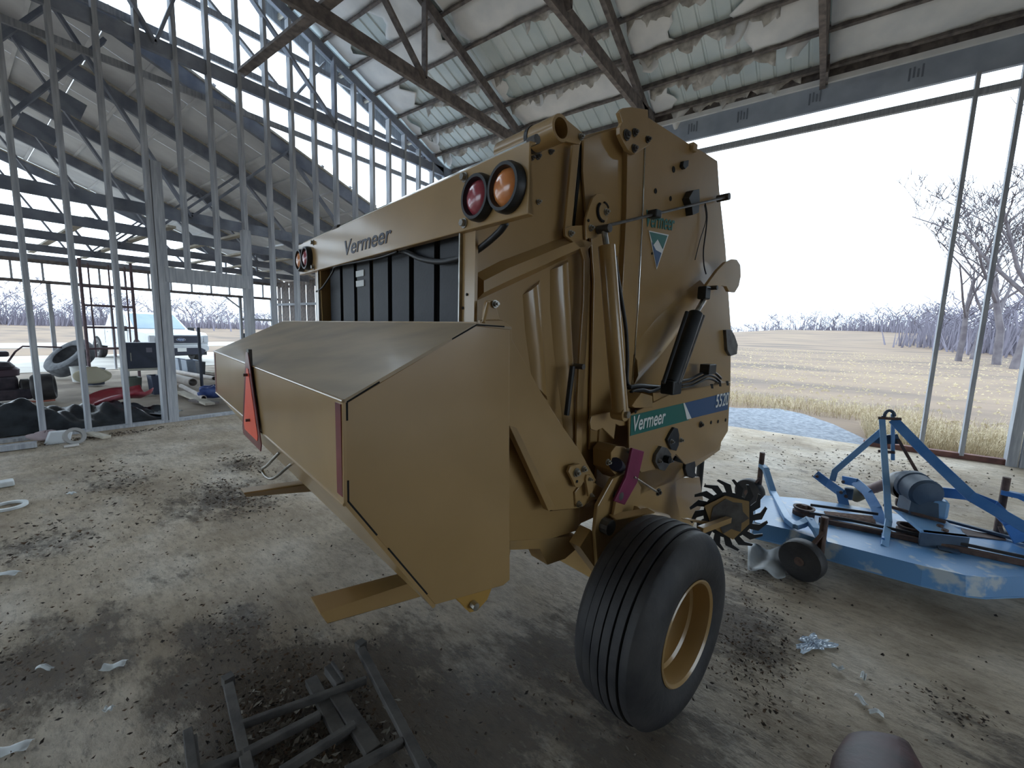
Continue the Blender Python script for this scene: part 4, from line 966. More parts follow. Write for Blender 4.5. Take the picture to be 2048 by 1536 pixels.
# ================================================================== DARK FRAME ON THE FLOOR IN FRONT
IRON = mat('dull_dark_iron', srgb(64, 61, 60), srgb(92, 88, 84), 10, .75, bump=.15)
fr = thing('steel_rack', at_z(620, 1450, 0), 'dark rusty steel rack lying flat over leaf litter', 'rack')
ZR = .06
def rail(name, a, b_, w=.035, h=.032, z=ZR, za=None):
    MB().beam(at_z(*a, z if za is None else za), at_z(*b_, z), w, h).build(name, IRON, fr, bevel=.003)
rail('side_rail', (457, 1372), (500, 1560), .036); rail('side_rail', (722, 1300), (860, 1560), .036)
rail('cross_bar', (478, 1452), (733, 1360), .02); rail('cross_bar', (486, 1510), (640, 1430), .025)
rail('cross_bar', (560, 1545), (710, 1450), .022); rail('cross_bar', (690, 1545), (806, 1484), .022); rail('cross_bar', (400, 1545), (488, 1512), .03)
rail('inner_bar', (622, 1360), (685, 1478), .05, .03, ZR - .03); rail('inner_bar', (672, 1388), (748, 1505), .06, .03, ZR - .02)
rail('inner_bar', (655, 1338), (680, 1372), .03, .04); rail('inner_bar', (664, 1334), (688, 1368), .012, .06)
rail('cross_bar', (590, 1462), (690, 1405), .02, .02, .03); rail('stub', (376, 1470), (388, 1560), .03, .06); rail('stub', (388, 1478), (396, 1560), .02, .04)
for (x, y) in ((457, 1372), (722, 1302), (500, 1555), (858, 1555)):
    p = at_z(x, y, 0); MB().box(V((p.x, p.y, .025)), (.04, .04, .05)).build('foot', IRON, fr)
# maroon tongue at the lower edge
MARO = mat('dark_maroon_paint', srgb(54, 38, 38), srgb(76, 46, 46), 9, .55, bump=.1)
def tongue(s, t_):
    a = math.pi * t_
    p0, p1 = at_z(1755, 1470, .05), at_z(1752, 1640, .05)
    c = p0 + (p1 - p0) * s; w = (.105 + .055 * min(1, s * 2.2)) * min(1.0, (s * 9 + .25) ** .5); h = (.10 + .06 * s) * min(1.0, (s * 7 + .15) ** .5)
    sd = V((1, .55, 0)).normalized()
    return V((c.x, c.y, .0)) + sd * (w * math.cos(a)) + V((0, 0, h * math.sin(a) ** .42))
tg = MB().grid(tongue, 14, 12)
tg.f.append(tuple(range(13))); tg.f.append(tuple(14 * 13 + k for k in range(12, -1, -1))); tg.f.append(tuple([i * 13 for i in range(15)] + [i * 13 + 12 for i in range(14, -1, -1)]))
tg = tg.build('implement_tongue', MARO, smooth=50)
tag(tg, 'dark maroon blunt implement tongue poking in at the bottom edge', 'tongue')

# ================================================================== WHITE PICKUP BEYOND THE LEAN-TO
WHITE = mat('white_car_paint', srgb(196, 200, 204), srgb(204, 208, 212), 3, .3, coat=.5)
GLASS_T = mat('tinted_glass', srgb(104, 128, 146), srgb(118, 140, 156), 2, .1, coat=.5)
GLASS_D = mat('dark_glass', srgb(96, 106, 128), rough=.1, coat=.5)
GRILLE = mat('dark_grille', srgb(40, 44, 58), srgb(58, 62, 78), 60, .5)
PH = math.radians(8)
TF, TSD = V((math.cos(PH), math.sin(PH), 0)), V((math.sin(PH), -math.cos(PH), 0))
T0 = V((-20.2, 5.55, 0))
def T(x, y, z): return T0 - TF * x + TSD * y + V((0, 0, z - .02))       # x back from the front bumper, y to its near side
truck = thing('pickup_truck', T(2.9, 0, 0), 'white crew cab pickup truck parked outside facing the shed', 'truck')
W2 = 1.0
body = [(.10, .62), (.10, 1.05), (.22, 1.16), (1.55, 1.26), (3.95, 1.26), (3.95, 1.32), (5.75, 1.32), (5.78, .62), (5.3, .52), (.4, .50)]
MB().prism([T(x, -W2, z) for x, z in body], TSD * (2 * W2)).build('body', WHITE, truck, bevel=.05)
cab = [(1.50, 1.24), (2.35, 1.90), (2.7, 1.95), (3.6, 1.95), (3.88, 1.88), (4.05, 1.26)]
t = MB(); n = len(cab)
A = [T(x, -(W2 - .04 - (z - 1.24) * .22), z) for x, z in cab]; B = [T(x, W2 - .04 - (z - 1.24) * .22, z) for x, z in cab]
t.v += A + B; t.f += [tuple(range(n)), tuple(range(2 * n - 1, n - 1, -1))] + [(i, n + i, n + (i + 1) % n, (i + 1) % n) for i in range(n)]
cabo = t.build('cab', WHITE, truck, bevel=.03)
def cy_(z): return W2 - .04 - (z - 1.24) * .22
def win(name, pts, m_):
    for s in (1, -1):
        MB().prism([T(x, s * (cy_(z) + .004), z) for x, z in pts], TSD * (.006 * s)).build(name, m_, cabo)
win('window', [(1.85, 1.34), (2.42, 1.82), (2.86, 1.85), (2.86, 1.34)], GLASS_D); win('window', [(2.96, 1.34), (2.96, 1.85), (3.6, 1.85), (3.82, 1.36)], GLASS_D)
up_ = (T(2.35, 0, 1.90) - T(1.50, 0, 1.24)).normalized(); nr = TSD.cross(up_)
if nr.z < 0: nr = -nr
MB().prism([T(1.56, -.86, 1.29) + nr * .012, T(1.56, .86, 1.29) + nr * .012, T(2.30, .76, 1.86) + nr * .012, T(2.30, -.76, 1.86) + nr * .012], nr * .005).build('windscreen', GLASS_T, cabo)
# front: grille with white surround, emblem, lamps, bumper, plate
def front(name, pts, x, th, m_, parent=truck, bevel=0.0):
    return MB().prism([T(x, y, z) for y, z in pts], TF * th).build(name, m_, parent, bevel=bevel)
def rr_(y0, y1, z0, z1, c): return [(y0 + c, z0), (y1 - c, z0), (y1, z0 + c), (y1, z1 - c), (y1 - c, z1), (y0 + c, z1), (y0, z1 - c), (y0, z0 + c)]
gs = front('grille', rr_(-.80, .80, .72, 1.10, .12), .10, .05, WHITE, bevel=.02)
front('grille_mesh', rr_(-.70, .70, .77, 1.05, .10), .05, .012, GRILLE, gs)
ov = [(.17 * math.cos(2 * math.pi * k / 24), .905 + .07 * math.sin(2 * math.pi * k / 24)) for k in range(24)]
em = front('emblem', ov, .036, .01, STEEL, gs)
front('emblem_face', [(y * .82, .905 + (z - .905) * .76) for y, z in ov], .026, .004, mat('navy_emblem', srgb(70, 92, 140), rough=.3), em)
text('lettering', 'Ford', T(.020, -.10, .875), TSD * -1 if False else -TSD, (0, 0, 1), .09, DECAL_WHITE, em, shear=.3, width=.18) if False else None
text('lettering', 'Ford', T(.020, .10, .880), -TSD, (0, 0, 1), .085, DECAL_WHITE, em, shear=.3, width=.2)
for s in (1, -1):
    MB().prism([T(.09, s * .82, .80), T(.09, s * .98, .80), T(.09, s * .98, 1.06), T(.09, s * .82, 1.06)], TF * .03).build('headlight', mat('lamp_lens', srgb(190, 194, 200), rough=.15), truck)
    MB().box(T(1.75, s * (W2 + .14), 1.28), (.12, .24, .20), (TF, TSD, V((0, 0, 1)))).build('door_mirror', BLACK, truck, bevel=.03)
bp = MB().prism([T(0, y, z) for y, z in rr_(-.98, .98, .42, .70, .08)], -TF * .18).build('front_bumper', WHITE, truck, bevel=.02)
front('lower_intake', [(-.74, .32), (.74, .32), (.84, .48), (.66, .58), (-.66, .58), (-.84, .48)], 0, .02, GRILLE, bp)
front('licence_plate', [(-.15, .44), (.15, .44), (.15, .58), (-.15, .58)], -.02, .012, DECAL_WHITE, bp)
MB().prism([T(.05, -.9, .28), T(.05, .9, .28), T(.4, .9, .28), T(.4, -.9, .28)], (0, 0, .18)).build('skid_plate', BLACK, truck)
for x in (1.05, 4.75):
    for s in (1, -1):
        c = T(x, s * (W2 - .08), .40)
        w_ = MB().lathe(c, TSD * s, [(-.12, .22), (-.13, .36), (-.10, .40), (.10, .40), (.13, .36), (.12, .25), (.08, .22)], 32).build('wheel', RUBBER, truck, smooth=35)
        MB().lathe(c, TSD * s, [(.08, .24), (.09, .20), (.06, .10), (.08, 0)], 20).build('rim', STEEL, w_, smooth=35)
        MB().lathe(T(x, s * (W2 - .02), .44), TSD * s, [(.022, .001), (.022, .46), (.0, .47)], 32).build('wheel_arch', DARK, truck)
MB().box(T(3.0, W2 + .005, .75), (2.0, .01, .02), (TF, TSD, V((0, 0, 1)))).build('side_moulding', WHITE, truck)
for x in (2.9, 1.8, 3.9): MB().box(T(x, W2 + .003, .95), (.012, .006, .6), (TF, TSD, V((0, 0, 1)))).build('door_seam', GRILLE, truck)
for x in (2.65, 3.7): MB().box(T(x, W2 + .012, 1.12), (.18, .02, .03), (TF, TSD, V((0, 0, 1)))).build('door_handle', WHITE, truck)
# ================================================================== JUNK BEYOND THE STUD WALL
rj = random.Random(11)
def px_r(p, px): return px * (V(p) - CAM).dot(CF) / FPX
TIRE_M = mat('weathered_tire', srgb(70, 74, 80), srgb(98, 102, 108), 8, .75)
def tire(name, c, ax, R, w, label, m_=TIRE_M):
    ax = V(ax).normalized(); ri = R * .56
    prof = [(-w / 2 + .02, ri), (-w / 2, ri + .03), (-w / 2, R * .86), (-w / 2 + .03, R * .97), (-w / 4, R), (w / 4, R), (w / 2 - .03, R * .97), (w / 2, R * .86), (w / 2, ri + .03), (w / 2 - .02, ri), (w / 2 - .06, ri + .05), (-w / 2 + .06, ri + .05), (-w / 2 + .02, ri)]
    o = MB().lathe(c, ax, prof, 40).build(name, m_, smooth=35)
    return tag(o, label, 'tire')
c = at_x(142, 716, -16.6); R_ = px_r(c, 42)
tire('loose_tire', V((c.x, c.y, max(c.z, R_ * .72))), (.25, -.60, .62), R_, .36, 'big worn loose tire leaning at a tilt in the yard')
p = at_z(80, 800, 0); tire('small_tire', V((p.x + .1, p.y + .06, .26)), (.2, .97, .05), .26, .30, 'small dark fat tire beside the garden tiller', RUBBER)
# scaffold end frame
SCF = mat('rusty_scaffold', srgb(92, 76, 84), srgb(120, 100, 104), 7, .7)
sx = -15.2
sf = thing('scaffold_frame', V((sx, 2.3, 0)), 'tall rusty scaffold end frame standing behind the studs', 'scaffold')
la, lb_ = at_x(160, 545, sx), at_x(262, 545, sx)
ya, yb = la.y, lb_.y
for y in (ya, yb): MB().cyl((sx, y, 0), (sx, y, 3.1), .035, 8).build('post', SCF, sf)
for (x, y) in ((170, 612), (170, 655), (175, 697), (165, 575)):
    z = at_x(x + 40, y, sx).z; MB().cyl((sx, ya, z), (sx, yb, z), .028, 8).build('rung', SCF, sf)
for f in (.16, .55, .88): MB().cyl((sx - .03, ya + (yb - ya) * f, .6), (sx - .03, ya + (yb - ya) * f, 3.0), .018, 6).build('inner_bar', SCF, sf)
# buckets, basin
def bucket(name, p, r, h, m_, label, cat='bucket'):
    o = MB().lathe(p, (0, 0, 1), [(0.004, 0), (0, r * .82), (h, r), (h + .01, r * 1.05), (h + .02, r * 1.05), (h + .02, r * .97), (.02, r * .8), (.018, 0)], 24).build(name, m_, smooth=35)
    return tag(o, label, cat)
bucket('black_bucket', at_z(191, 769, 0), .20, .38, mat('black_plastic', srgb(44, 54, 74), rough=.5), 'black plastic bucket under the pale basin')
bucket('white_bucket', at_z(176, 764, 0) + V((-.25, -.1, 0)), .17, .36, mat('white_plastic', srgb(206, 208, 206), rough=.5), 'white plastic bucket half behind the black bucket')
def basin(s, t_):
    a = 2 * math.pi * s; r = .26 * (.25 + .75 * t_)
    b0 = at_z(191, 769, .40) + V((-.05, -.02, 0))
    return b0 + V((.2 * math.sin(a) * r * 4 * .35, r * math.cos(a), .32 - .3 * (1 - t_) ** 2 * 0 - .30 * t_ * (.55 + .45 * math.sin(a))))
tag(MB().grid(basin, 20, 6).build('plastic_basin', mat('cream_plastic', srgb(190, 184, 160), rough=.5), smooth=True, solid=.01), 'cream moulded plastic basin tipped over the black bucket', 'basin')
# bench with the black cabinet on it
PALE_BOARD = mat('pale_bench_board', srgb(176, 176, 164), srgb(198, 196, 184), 5, .8)
bxk = -13.6
b0, b1 = at_x(243, 742, bxk), at_x(330, 742, bxk)
bn = thing('work_bench', V((bxk, (b0.y + b1.y) / 2, 0)), 'low pale board bench cluttered behind the studs', 'bench')
zb = .42
MB().box((bxk, (b0.y + b1.y) / 2, zb - .02), (.6, b1.y - b0.y, .05)).build('bench_top', PALE_BOARD, bn)
for y in (b0.y + .06, b1.y - .06):
    for x in (-.25, .25): MB().box((bxk + x, y, (zb - .045) / 2), (.06, .06, zb - .045)).build('leg', WOOD, bn)
cb0, cb1 = at_x(250, 738, bxk), at_x(312, 690, bxk)
kb = thing('old_cabinet', V((bxk, (cb0.y + cb1.y) / 2, zb)), 'dark steel cabinet standing on the pale bench', 'cabinet')
NAVY = mat('dark_navy_steel', srgb(40, 48, 66), srgb(54, 62, 80), 4, .45)
hh = cb1.z - cb0.z + .05; yc = (cb0.y + cb1.y) / 2; wy = cb1.y - cb0.y
MB().box((bxk, yc, zb + .005 + hh / 2), (.36, wy, hh)).build('body', NAVY, kb, bevel=.01)
MB().box((bxk + .185, yc, zb + hh * .5), (.012, wy * .9, hh * .86)).build('door', NAVY, kb)
MB().box((bxk + .197, yc + wy * .2, zb + hh * .72), (.006, wy * .18, hh * .18)).build('badge', mat('grey_badge', srgb(120, 120, 134), rough=.5), kb)
MB().cyl((bxk + .19, yc - wy * .36, zb + hh * .3), (bxk + .19, yc - wy * .36, zb + hh * .62), .012, 8).build('handle', STEEL, kb)
def bin_(name, a, b_, m_, label, cat, x=-13.0, d=.35):
    p0, p1 = at_z(*a, 0), None
    q = at_z(*a, 0); X = q.x; y0 = q.y; y1 = at_x(b_[0], a[1], X).y; h_ = at_x(a[0], b_[1], X).z
    t_ = MB(); cy0, cy1 = y0, y1; fl_ = .03
    t_.v += [V((X, y0 + fl_, 0)), V((X, y1 - fl_, 0)), V((X - d, y1 - fl_, 0)), V((X - d, y0 + fl_, 0)), V((X, y0, h_)), V((X, y1, h_)), V((X - d, y1, h_)), V((X - d, y0, h_)),
             V((X - .02, y0 + .02, h_)), V((X - .02, y1 - .02, h_)), V((X - d + .02, y1 - .02, h_)), V((X - d + .02, y0 + .02, h_)), V((X - .03, y0 + .05, .02)), V((X - .03, y1 - .05, .02)), V((X - d + .03, y1 - .05, .02)), V((X - d + .03, y0 + .05, .02))]
    t_.f += [(0, 3, 2, 1)] + [(i, (i + 1) % 4, 4 + (i + 1) % 4, 4 + i) for i in range(4)] + [(4 + i, 4 + (i + 1) % 4, 8 + (i + 1) % 4, 8 + i) for i in range(4)] + [(8 + i, 8 + (i + 1) % 4, 12 + (i + 1) % 4, 12 + i) for i in range(4)] + [(12, 13, 14, 15)]
    return tag(t_.build(name, m_, bevel=.008), label, cat)
bin_('green_bin', (256, 790), (287, 756), mat('olive_bin', srgb(84, 92, 86), srgb(104, 112, 102), 4, .6), 'dull green storage bin in front of the bench', 'bin')
bin_('dark_crate', (305, 790), (325, 752), mat('dark_blue_crate', srgb(46, 54, 76), srgb(60, 68, 90), 4, .6), 'dark blue crate just behind the doorway post', 'crate')
GTOTE = mat('grey_tote_plastic', srgb(132, 144, 162), srgb(152, 164, 180), 3, .5)
for k, (a, b_, lab) in enumerate((((357, 742), (372, 718), 'grey plastic tote nearest the doorway post'), ((374, 749), (400, 721), 'wide grey plastic tote in front of the pickup bumper'))):
    o = bin_('storage_tote', a, b_, GTOTE, lab, 'tote', d=.5); o['group'] = 'grey totes by the pickup'
bin_('dark_tote', (400, 752), (413, 724), mat('charcoal_tote', srgb(58, 62, 70), rough=.6), 'charcoal tote beside the grey totes', 'tote')
pp = at_z(404, 772, 0)
po = MB().cyl(pp, V((pp.x, pp.y, at_x(403, 655, pp.x).z)), .035, 10); tag(po.build('steel_pole', mat('black_pole', srgb(52, 58, 72), rough=.6), smooth=30), 'thin black upright pole near the grey totes', 'pole')
# pipes and boards on the ground
PIPE = mat('pale_pipe', srgb(170, 160, 156), srgb(190, 182, 174), 5, .6)
for k, (a, b_, z, r, lab) in enumerate((((352, 757), (386, 765), .115, .11, 'thick pale pipe with an open end'), ((362, 772), (408, 796), .06, .05, 'thin pale pipe pointing at the blue bag'), ((350, 743), (428, 757), .07, .06, 'long pale pipe lying behind the thick pipe'))):
    tag(MB().pipe(at_z(*a, z), at_z(*b_, z), r, r * .8, 16).build('pipe', PIPE, smooth=30), lab, 'pipe', 'pipes on the ground by the doorway')
for k, (a, b_, z, lab) in enumerate((((350, 735), (430, 746), .03, 'pale board lying behind the pipes'), ((360, 784), (420, 808), .03, 'weathered board lying in front of the thin pipe'), ((385, 800), (430, 806), .03, 'dark short board on the dirt beneath the blue bag'))):
    tag(MB().beam(at_z(*a, z), at_z(*b_, z), .16, .04).build('board', WOOD_PALE if k < 2 else WOOD_DARK), lab, 'board', 'boards on the ground by the doorway')
def blob(name, c, rx, ry, rz, m_, label, cat, seed=0, rough_=.25):
    r2 = random.Random(seed)
    ph = [r2.random() * 6 for _ in range(6)]
    def f(s, t_):
        a = 2 * math.pi * s; b_ = math.pi * t_
        k = 1 + rough_ * math.sin(3 * a + ph[0] + 2 * b_) * math.sin(b_) + rough_ * .6 * math.sin(5 * a + ph[1]) * math.sin(2 * b_ + ph[2])
        return V(c) + V((rx * k * math.cos(a) * math.sin(b_), ry * k * math.sin(a) * math.sin(b_), rz * k * (1 + math.cos(b_)) * .5 * 2 - 0))
    return tag(MB().grid(f, 20, 10).build(name, m_, smooth=True), label, cat)
pb = at_z(428, 796, 0)
blob('blue_bag', pb, .22, .28, .13, mat('blue_tarp', srgb(40, 60, 120), srgb(70, 92, 150), 9, .5), 'crumpled dark blue bag beneath the hood end', 'bag', 3)
# garden tiller at the left edge
g0 = at_z(8, 800, 0)
gt = thing('garden_tiller', g0, 'dark old garden tiller with handlebar at the left edge', 'tiller')
TD = mat('dark_greasy_metal', srgb(48, 46, 56), srgb(78, 70, 78), 9, .55)
MB().box(g0 + V((-.1, -.1, .30)), (.5, .6, .32)).build('engine_block', TD, gt, bevel=.05)
MB().lathe(g0 + V((-.1, .0, .46)), (0, 0, 1), [(0, .24), (.12, .25), (.17, .2), (.18, 0)], 20).build('engine_cover', mat('plum_cover', srgb(84, 66, 78), rough=.5), gt, smooth=30)
MB().lathe(g0 + V((.05, -.05, .60)), (0, 0, 1), [(0, .2), (.05, .24), (.13, .18), (.15, 0)], 18).build('fuel_tank', TD, gt, smooth=30)
MB().box(g0 + V((-.1, -.12, .88)), (.3, .5, .10)).build('seat_pad', TD, gt, bevel=.03)
MB().tube([g0 + V((-.1, .1, .70)), g0 + V((-.1, .22, .92)), g0 + V((-.1, .32, 1.02)), g0 + V((-.1, .75, 1.00)), g0 + V((-.1, .85, .99))], .018, 6).build('handlebar', SCF, gt)
for y in (-.35, .28): MB().lathe(g0 + V((.1, y, .2)), (0, 1, 0), [(-.06, 0), (-.07, .15), (-.05, .2), (.05, .2), (.07, .15), (.06, 0)], 20).build('wheel', RUBBER, gt, smooth=30)
MB().box(g0 + V((.15, .1, .12)), (.35, .5, .2)).build('tine_guard', TD, gt, bevel=.03)
# black plastic sheeting heaped along the sole plate
TARP = mat('black_plastic_sheet', srgb(26, 30, 36), srgb(58, 64, 70), 6, .35, bump=.3, bscale=14)
def tarp(s, t_):
    Y = -.9 + 3.15 * s
    h_ = (.30 + .10 * math.sin(4 * s + 1) + .05 * math.sin(17 * s)) * (math.sin(math.pi * min(1, t_ * 1.02)) ** .8) * (1 if s < .8 else (1 - s) * 4.5 + .1)
    X = -8.62 - .95 * t_ + .05 * math.sin(11 * s + 5 * t_)
    return V((X, Y, .0 + h_ + (.05 * math.sin(23 * s + 9 * t_) + .04 * math.sin(41 * s - 12 * t_) + .03 * math.sin(67 * s + 21 * t_ + 3 * math.sin(9 * s))) * math.sin(math.pi * t_)))
tag(MB().grid(tarp, 120, 26).build('plastic_sheeting', TARP, smooth=True), 'black plastic sheeting heaped along the foot of the stud wall', 'sheeting')
# red moulded sled lying on it
RED = mat('faded_red_plastic', srgb(150, 40, 54), srgb(196, 120, 130), 3, .4, contrast=(.5, .75))
sA, sB = at_x(182, 832, -9.3), at_x(300, 818, -9.5)
def sled(s, t_):
    c = sA + (sB - sA) * s
    w = .42 * (1 - .35 * (2 * s - 1) ** 4)
    k = 2 * t_ - 1
    return V((c.x - .1 + k * w, c.y + .03 * k, .16 + .06 * s + .14 * math.sin(math.pi * s) * .6 + .13 * abs(k) ** 3 + (.14 * max(0, s - .8) * 5) * .6))
sl = thing('red_sled', sA, 'faded red moulded plastic sled lying on the black sheeting', 'sled')
MB().grid(sled, 20, 12).build('shell', RED, sl, smooth=True, solid=.015)
def ribf(s, t_): 
    p = sled(.15 + .6 * s, .40 + .2 * t_); return p + V((0, 0, .03 + .03 * math.sin(math.pi * t_)))
MB().grid(ribf, 10, 4).build('seat_rib', mat('pale_red_plastic', srgb(190, 150, 156), rough=.5), sl, smooth=True, solid=.01)
# corrugated offcuts behind it
def corr(x0, y0, x1, y1, z, w, label):
    d = (V((x1, y1, 0)) - V((x0, y0, 0))); n_ = V((-d.y, d.x, 0)).normalized()
    def f(s, t_):
        return V((x0, y0, z)) + d * s + n_ * ((t_ - .5) * w) + V((0, 0, .012 * math.sin(t_ * 30)))
    return tag(MB().grid(f, 2, 30).build('roofing_offcut', mat('pale_blue_metal', srgb(150, 162, 172), srgb(176, 186, 192), 3, .5), solid=.002), label, 'metal sheet', 'roofing offcuts on the dirt')
q = at_z(115, 824, .05); q2 = at_z(180, 812, .05); corr(q.x, q.y, q2.x, q2.y, .06, .5, 'pale ribbed roofing offcut left of the red sled')
q = at_z(300, 822, .05); q2 = at_z(345, 826, .05); corr(q.x, q.y, q2.x, q2.y, .06, .4, 'pale ribbed roofing offcut right of the red sled')
# orange hose
hp_ = [at_z(x, y, .04) for x, y in ((0, 832), (12, 818), (30, 808), (55, 803), (80, 803), (110, 800))]
tag(MB().tube(hp_, .018, 6).build('orange_hose', mat('orange_hose_rubber', srgb(170, 100, 84), rough=.6), smooth=True), 'thin orange hose curving behind the black sheeting', 'hose')
# rubbish on the slab edge
pw = at_z(118, 888, 0)
jb = MB(); jb.prism([pw + V((0, -.12, 0)), pw + V((.0, .10, 0)), pw + V((-.05, .14, .14)), pw + V((-.05, -.06, .15))], (-.12, 0, 0)); tag(jb.build('white_carton', mat('white_card', srgb(206, 210, 214), rough=.6), bevel=.01), 'crushed white carton on the rubbish heap', 'carton')
pr_ = at_z(150, 880, .05)
tag(MB().lathe(pr_ + V((0, 0, .05)), (.9, .2, .4), [(-.02, .07), (-.02, .11), (.02, .11), (.02, .07), (-.02, .07)], 20).build('pipe_collar', mat('grey_collar', srgb(150, 148, 146), rough=.5), smooth=30), 'grey ring collar on the rubbish heap', 'collar')
tag(MB().beam(at_z(178, 866, .05), at_z(214, 874, .04), .09, .03).build('timber_offcut', WOOD_PALE), 'short pale timber offcut by the second stud', 'timber')
tag(MB().beam(at_z(-40, 902, .04), at_z(74, 888, .04), .12, .06).build('timber_offcut', WOOD), 'long grey timber lying along the slab edge', 'timber')
tag(MB().beam(at_z(128, 893, .02), at_z(158, 889, .02), .05, .02).build('white_lath', mat('white_lath_paint', srgb(210, 208, 206), rough=.6)), 'short white lath at the front of the rubbish heap', 'lath')
blob('rubble_lump', at_z(95, 882, 0) + V((-.05, 0, 0)), .12, .14, .06, mat('pale_rubble', srgb(176, 160, 164), rough=.8), 'pale crumpled lump beside the white carton', 'rubble', 5)
# litter on the floor
PAPER = mat('white_litter', srgb(196, 200, 202), srgb(216, 220, 220), 9, .5)
tag(MB().lathe(at_z(16, 1012, .012), (0, 0, 1), [(-.01, .085), (-.01, .115), (.01, .115), (.01, .085), (-.01, .085)], 32).build('white_hoop', PAPER, smooth=30), 'white plastic hoop lying on the floor at the left edge', 'hoop')
def scrap_(px, w, h_, rot, label, name='paper_scrap', z=.006):
    p = at_z(*px, z); ph = rj.random() * 6
    def f(s, t_):
        x, y = (s - .5) * w, (t_ - .5) * h_
        return p + V((x * math.cos(rot) - y * math.sin(rot), x * math.sin(rot) + y * math.cos(rot), .012 + .008 * math.sin(6 * s + ph) + .006 * math.sin(7 * t_ + ph)))
    return tag(MB().grid(f, 5, 5).build(name, PAPER, smooth=True, solid=.002), label, 'litter', 'white litter scraps on the floor')
scrap_((228, 1336), .09, .045, .9, 'flat white paper scrap in the dark muck')
scrap_((8, 1150), .16, .05, .7, 'white scrap at the left edge of the floor')
scrap_((90, 1338), .07, .02, .6, 'thin white shred on the dark muck')
scrap_((18, 1505), .12, .05, .9, 'long pale scrap in the lower left corner')
scrap_((218, 1422), .04, .02, .5, 'tiny white shred left of the steel rack')
scrap_((143, 988), .08, .04, .3, 'small white scrap on the far floor')
tag(MB().box(at_z(2, 968, .03), (.12, .16, .05)).build('white_tray', PAPER, bevel=.01), 'white tray corner at the left edge', 'tray')
# crumpled clear wrapper
WRAPPER = mat('shiny_wrapper', srgb(206, 218, 230), srgb(168, 184, 204), 20, .15, coat=.6)
def wrapper(s, t_):
    a = 2 * math.pi * s; k = t_ * (1 + .28 * math.sin(3 * a + 1) + .2 * math.sin(7 * a) + .12 * math.sin(12 * a + 2))
    p = at_z(1628 + 36 * k * math.cos(a), 1290 + 15 * k * math.sin(a), .003)
    return p + V((0, 0, .004 + .012 * abs(math.sin(5 * a + 9 * t_)) * (1 - .5 * t_)))
tag(MB().grid(wrapper, 44, 7).build('plastic_wrapper', WRAPPER, solid=.001), 'shiny crumpled plastic wrapper on the floor by the tire', 'wrapper')
for i, (x, y) in enumerate(((1675, 1340), (1726, 1356), (1722, 1402), (1752, 1428))):
    o = scrap_((x, y), .05, .02, .4 + i, ('tiny white shred nearest the shiny wrapper', 'tiny white shred second from the shiny wrapper', 'tiny white shred third from the shiny wrapper', 'tiny white shred nearest the maroon tongue')[i], 'plastic_shred')
# leaf litter, bark and clods: uncountable
LEAF = [mat('dead_leaf_%s' % n, a, b_, 9, .9) for n, a, b_ in (('brown', srgb(74, 58, 46), srgb(104, 82, 62)), ('grey', srgb(92, 84, 76), srgb(124, 112, 100)), ('dark', srgb(40, 34, 30), srgb(62, 52, 44)))]
PATCHES = [(-4.3, 1.45, .75, .25, 500), (-5.2, 1.95, .5, .2, 260), (-5.4, .9, .9, .25, 320), (-4.2, .3, .8, .3, 320), (-2.8, .12, .6, .3, 620), (-2.35, .75, .30, .20, 380), (-1.7, .72, .40, .3, 1800), (-1.4, .70, .35, .25, 1500),
           (-.12, 2.35, .17, .42, 900), (-.25, 3.2, .25, .3, 240), (.6, 2.5, .15, .12, 140), (-1.05, 1.25, .3, .25, 120), (.35, 2.0, .6, .5, 160), (-7.8, 1.2, .12, .7, 500), (-3.4, 1.1, 1.3, .7, 360), (-.6, 1.35, .3, .3, 120), (.2, 6.6, 1.3, 1.0, 420), (.9, 7.3, .6, .6, 200)]
for li in range(3):
    t = MB()
    for (x, y, sx_, sy_, n_) in PATCHES:
        for _ in range(n_ // 3):
            px_, py_ = rj.gauss(x, sx_ * .6), rj.gauss(y, sy_ * .6)
            L_ = rj.uniform(.008, .026) if (px_ ** 2 + py_ ** 2) < 16 else rj.uniform(.015, .045)
            if (V((px_, py_, 0))).length < .45: continue
            a = rj.random() * 6.28; ca, sa = math.cos(a), math.sin(a); w_ = L_ * rj.uniform(.15, .5); z0 = rj.uniform(.002, .012); k = rj.uniform(.2, .6) * L_
            c = V((px_, py_, z0)); ex, ey = V((ca, sa, 0)), V((-sa, ca, 0))
            t.add([c - ex * L_ / 2 + V((0, 0, k * rj.random())), c - ey * w_ / 2, c + ex * L_ / 2 + V((0, 0, k * rj.random())), c + ey * w_ / 2 + V((0, 0, k * .6))], [(0, 1, 3), (1, 2, 3)])
    tag(t.build('leaf_litter', LEAF[li], recalc=False), 'dead %s leaves and bark bits strewn over the floor' % ('brown', 'grey', 'blackened')[li], 'leaf litter', kind='stuff')
t = MB()
for _ in range(420):
    px_, py_ = rj.uniform(-7, 2.5), rj.uniform(.2, 8.2)
    if rj.random() < .35: px_, py_ = rj.uniform(-2.2, 1.4), rj.uniform(.8, 3.2)
    if V((px_, py_, 0)).length < .7: continue
    r = rj.uniform(.003, .010) * (1 if py_ < 4 else 1.8); c = V((px_, py_, r * .5)); a = rj.random() * 3
    vs_ = [c + V((r * math.cos(a + k * 1.57) * rj.uniform(.7, 1.3), r * math.sin(a + k * 1.57) * rj.uniform(.7, 1.3), -r * .5)) for k in range(4)] + [c + V((0, 0, r * rj.uniform(.5, 1.0)))]
    t.add(vs_, [(0, 1, 4), (1, 2, 4), (2, 3, 4), (3, 0, 4)])
tag(t.build('dirt_clods', LEAF[2], recalc=False), 'small dark clods of dirt scattered over the concrete', 'clods', kind='stuff')
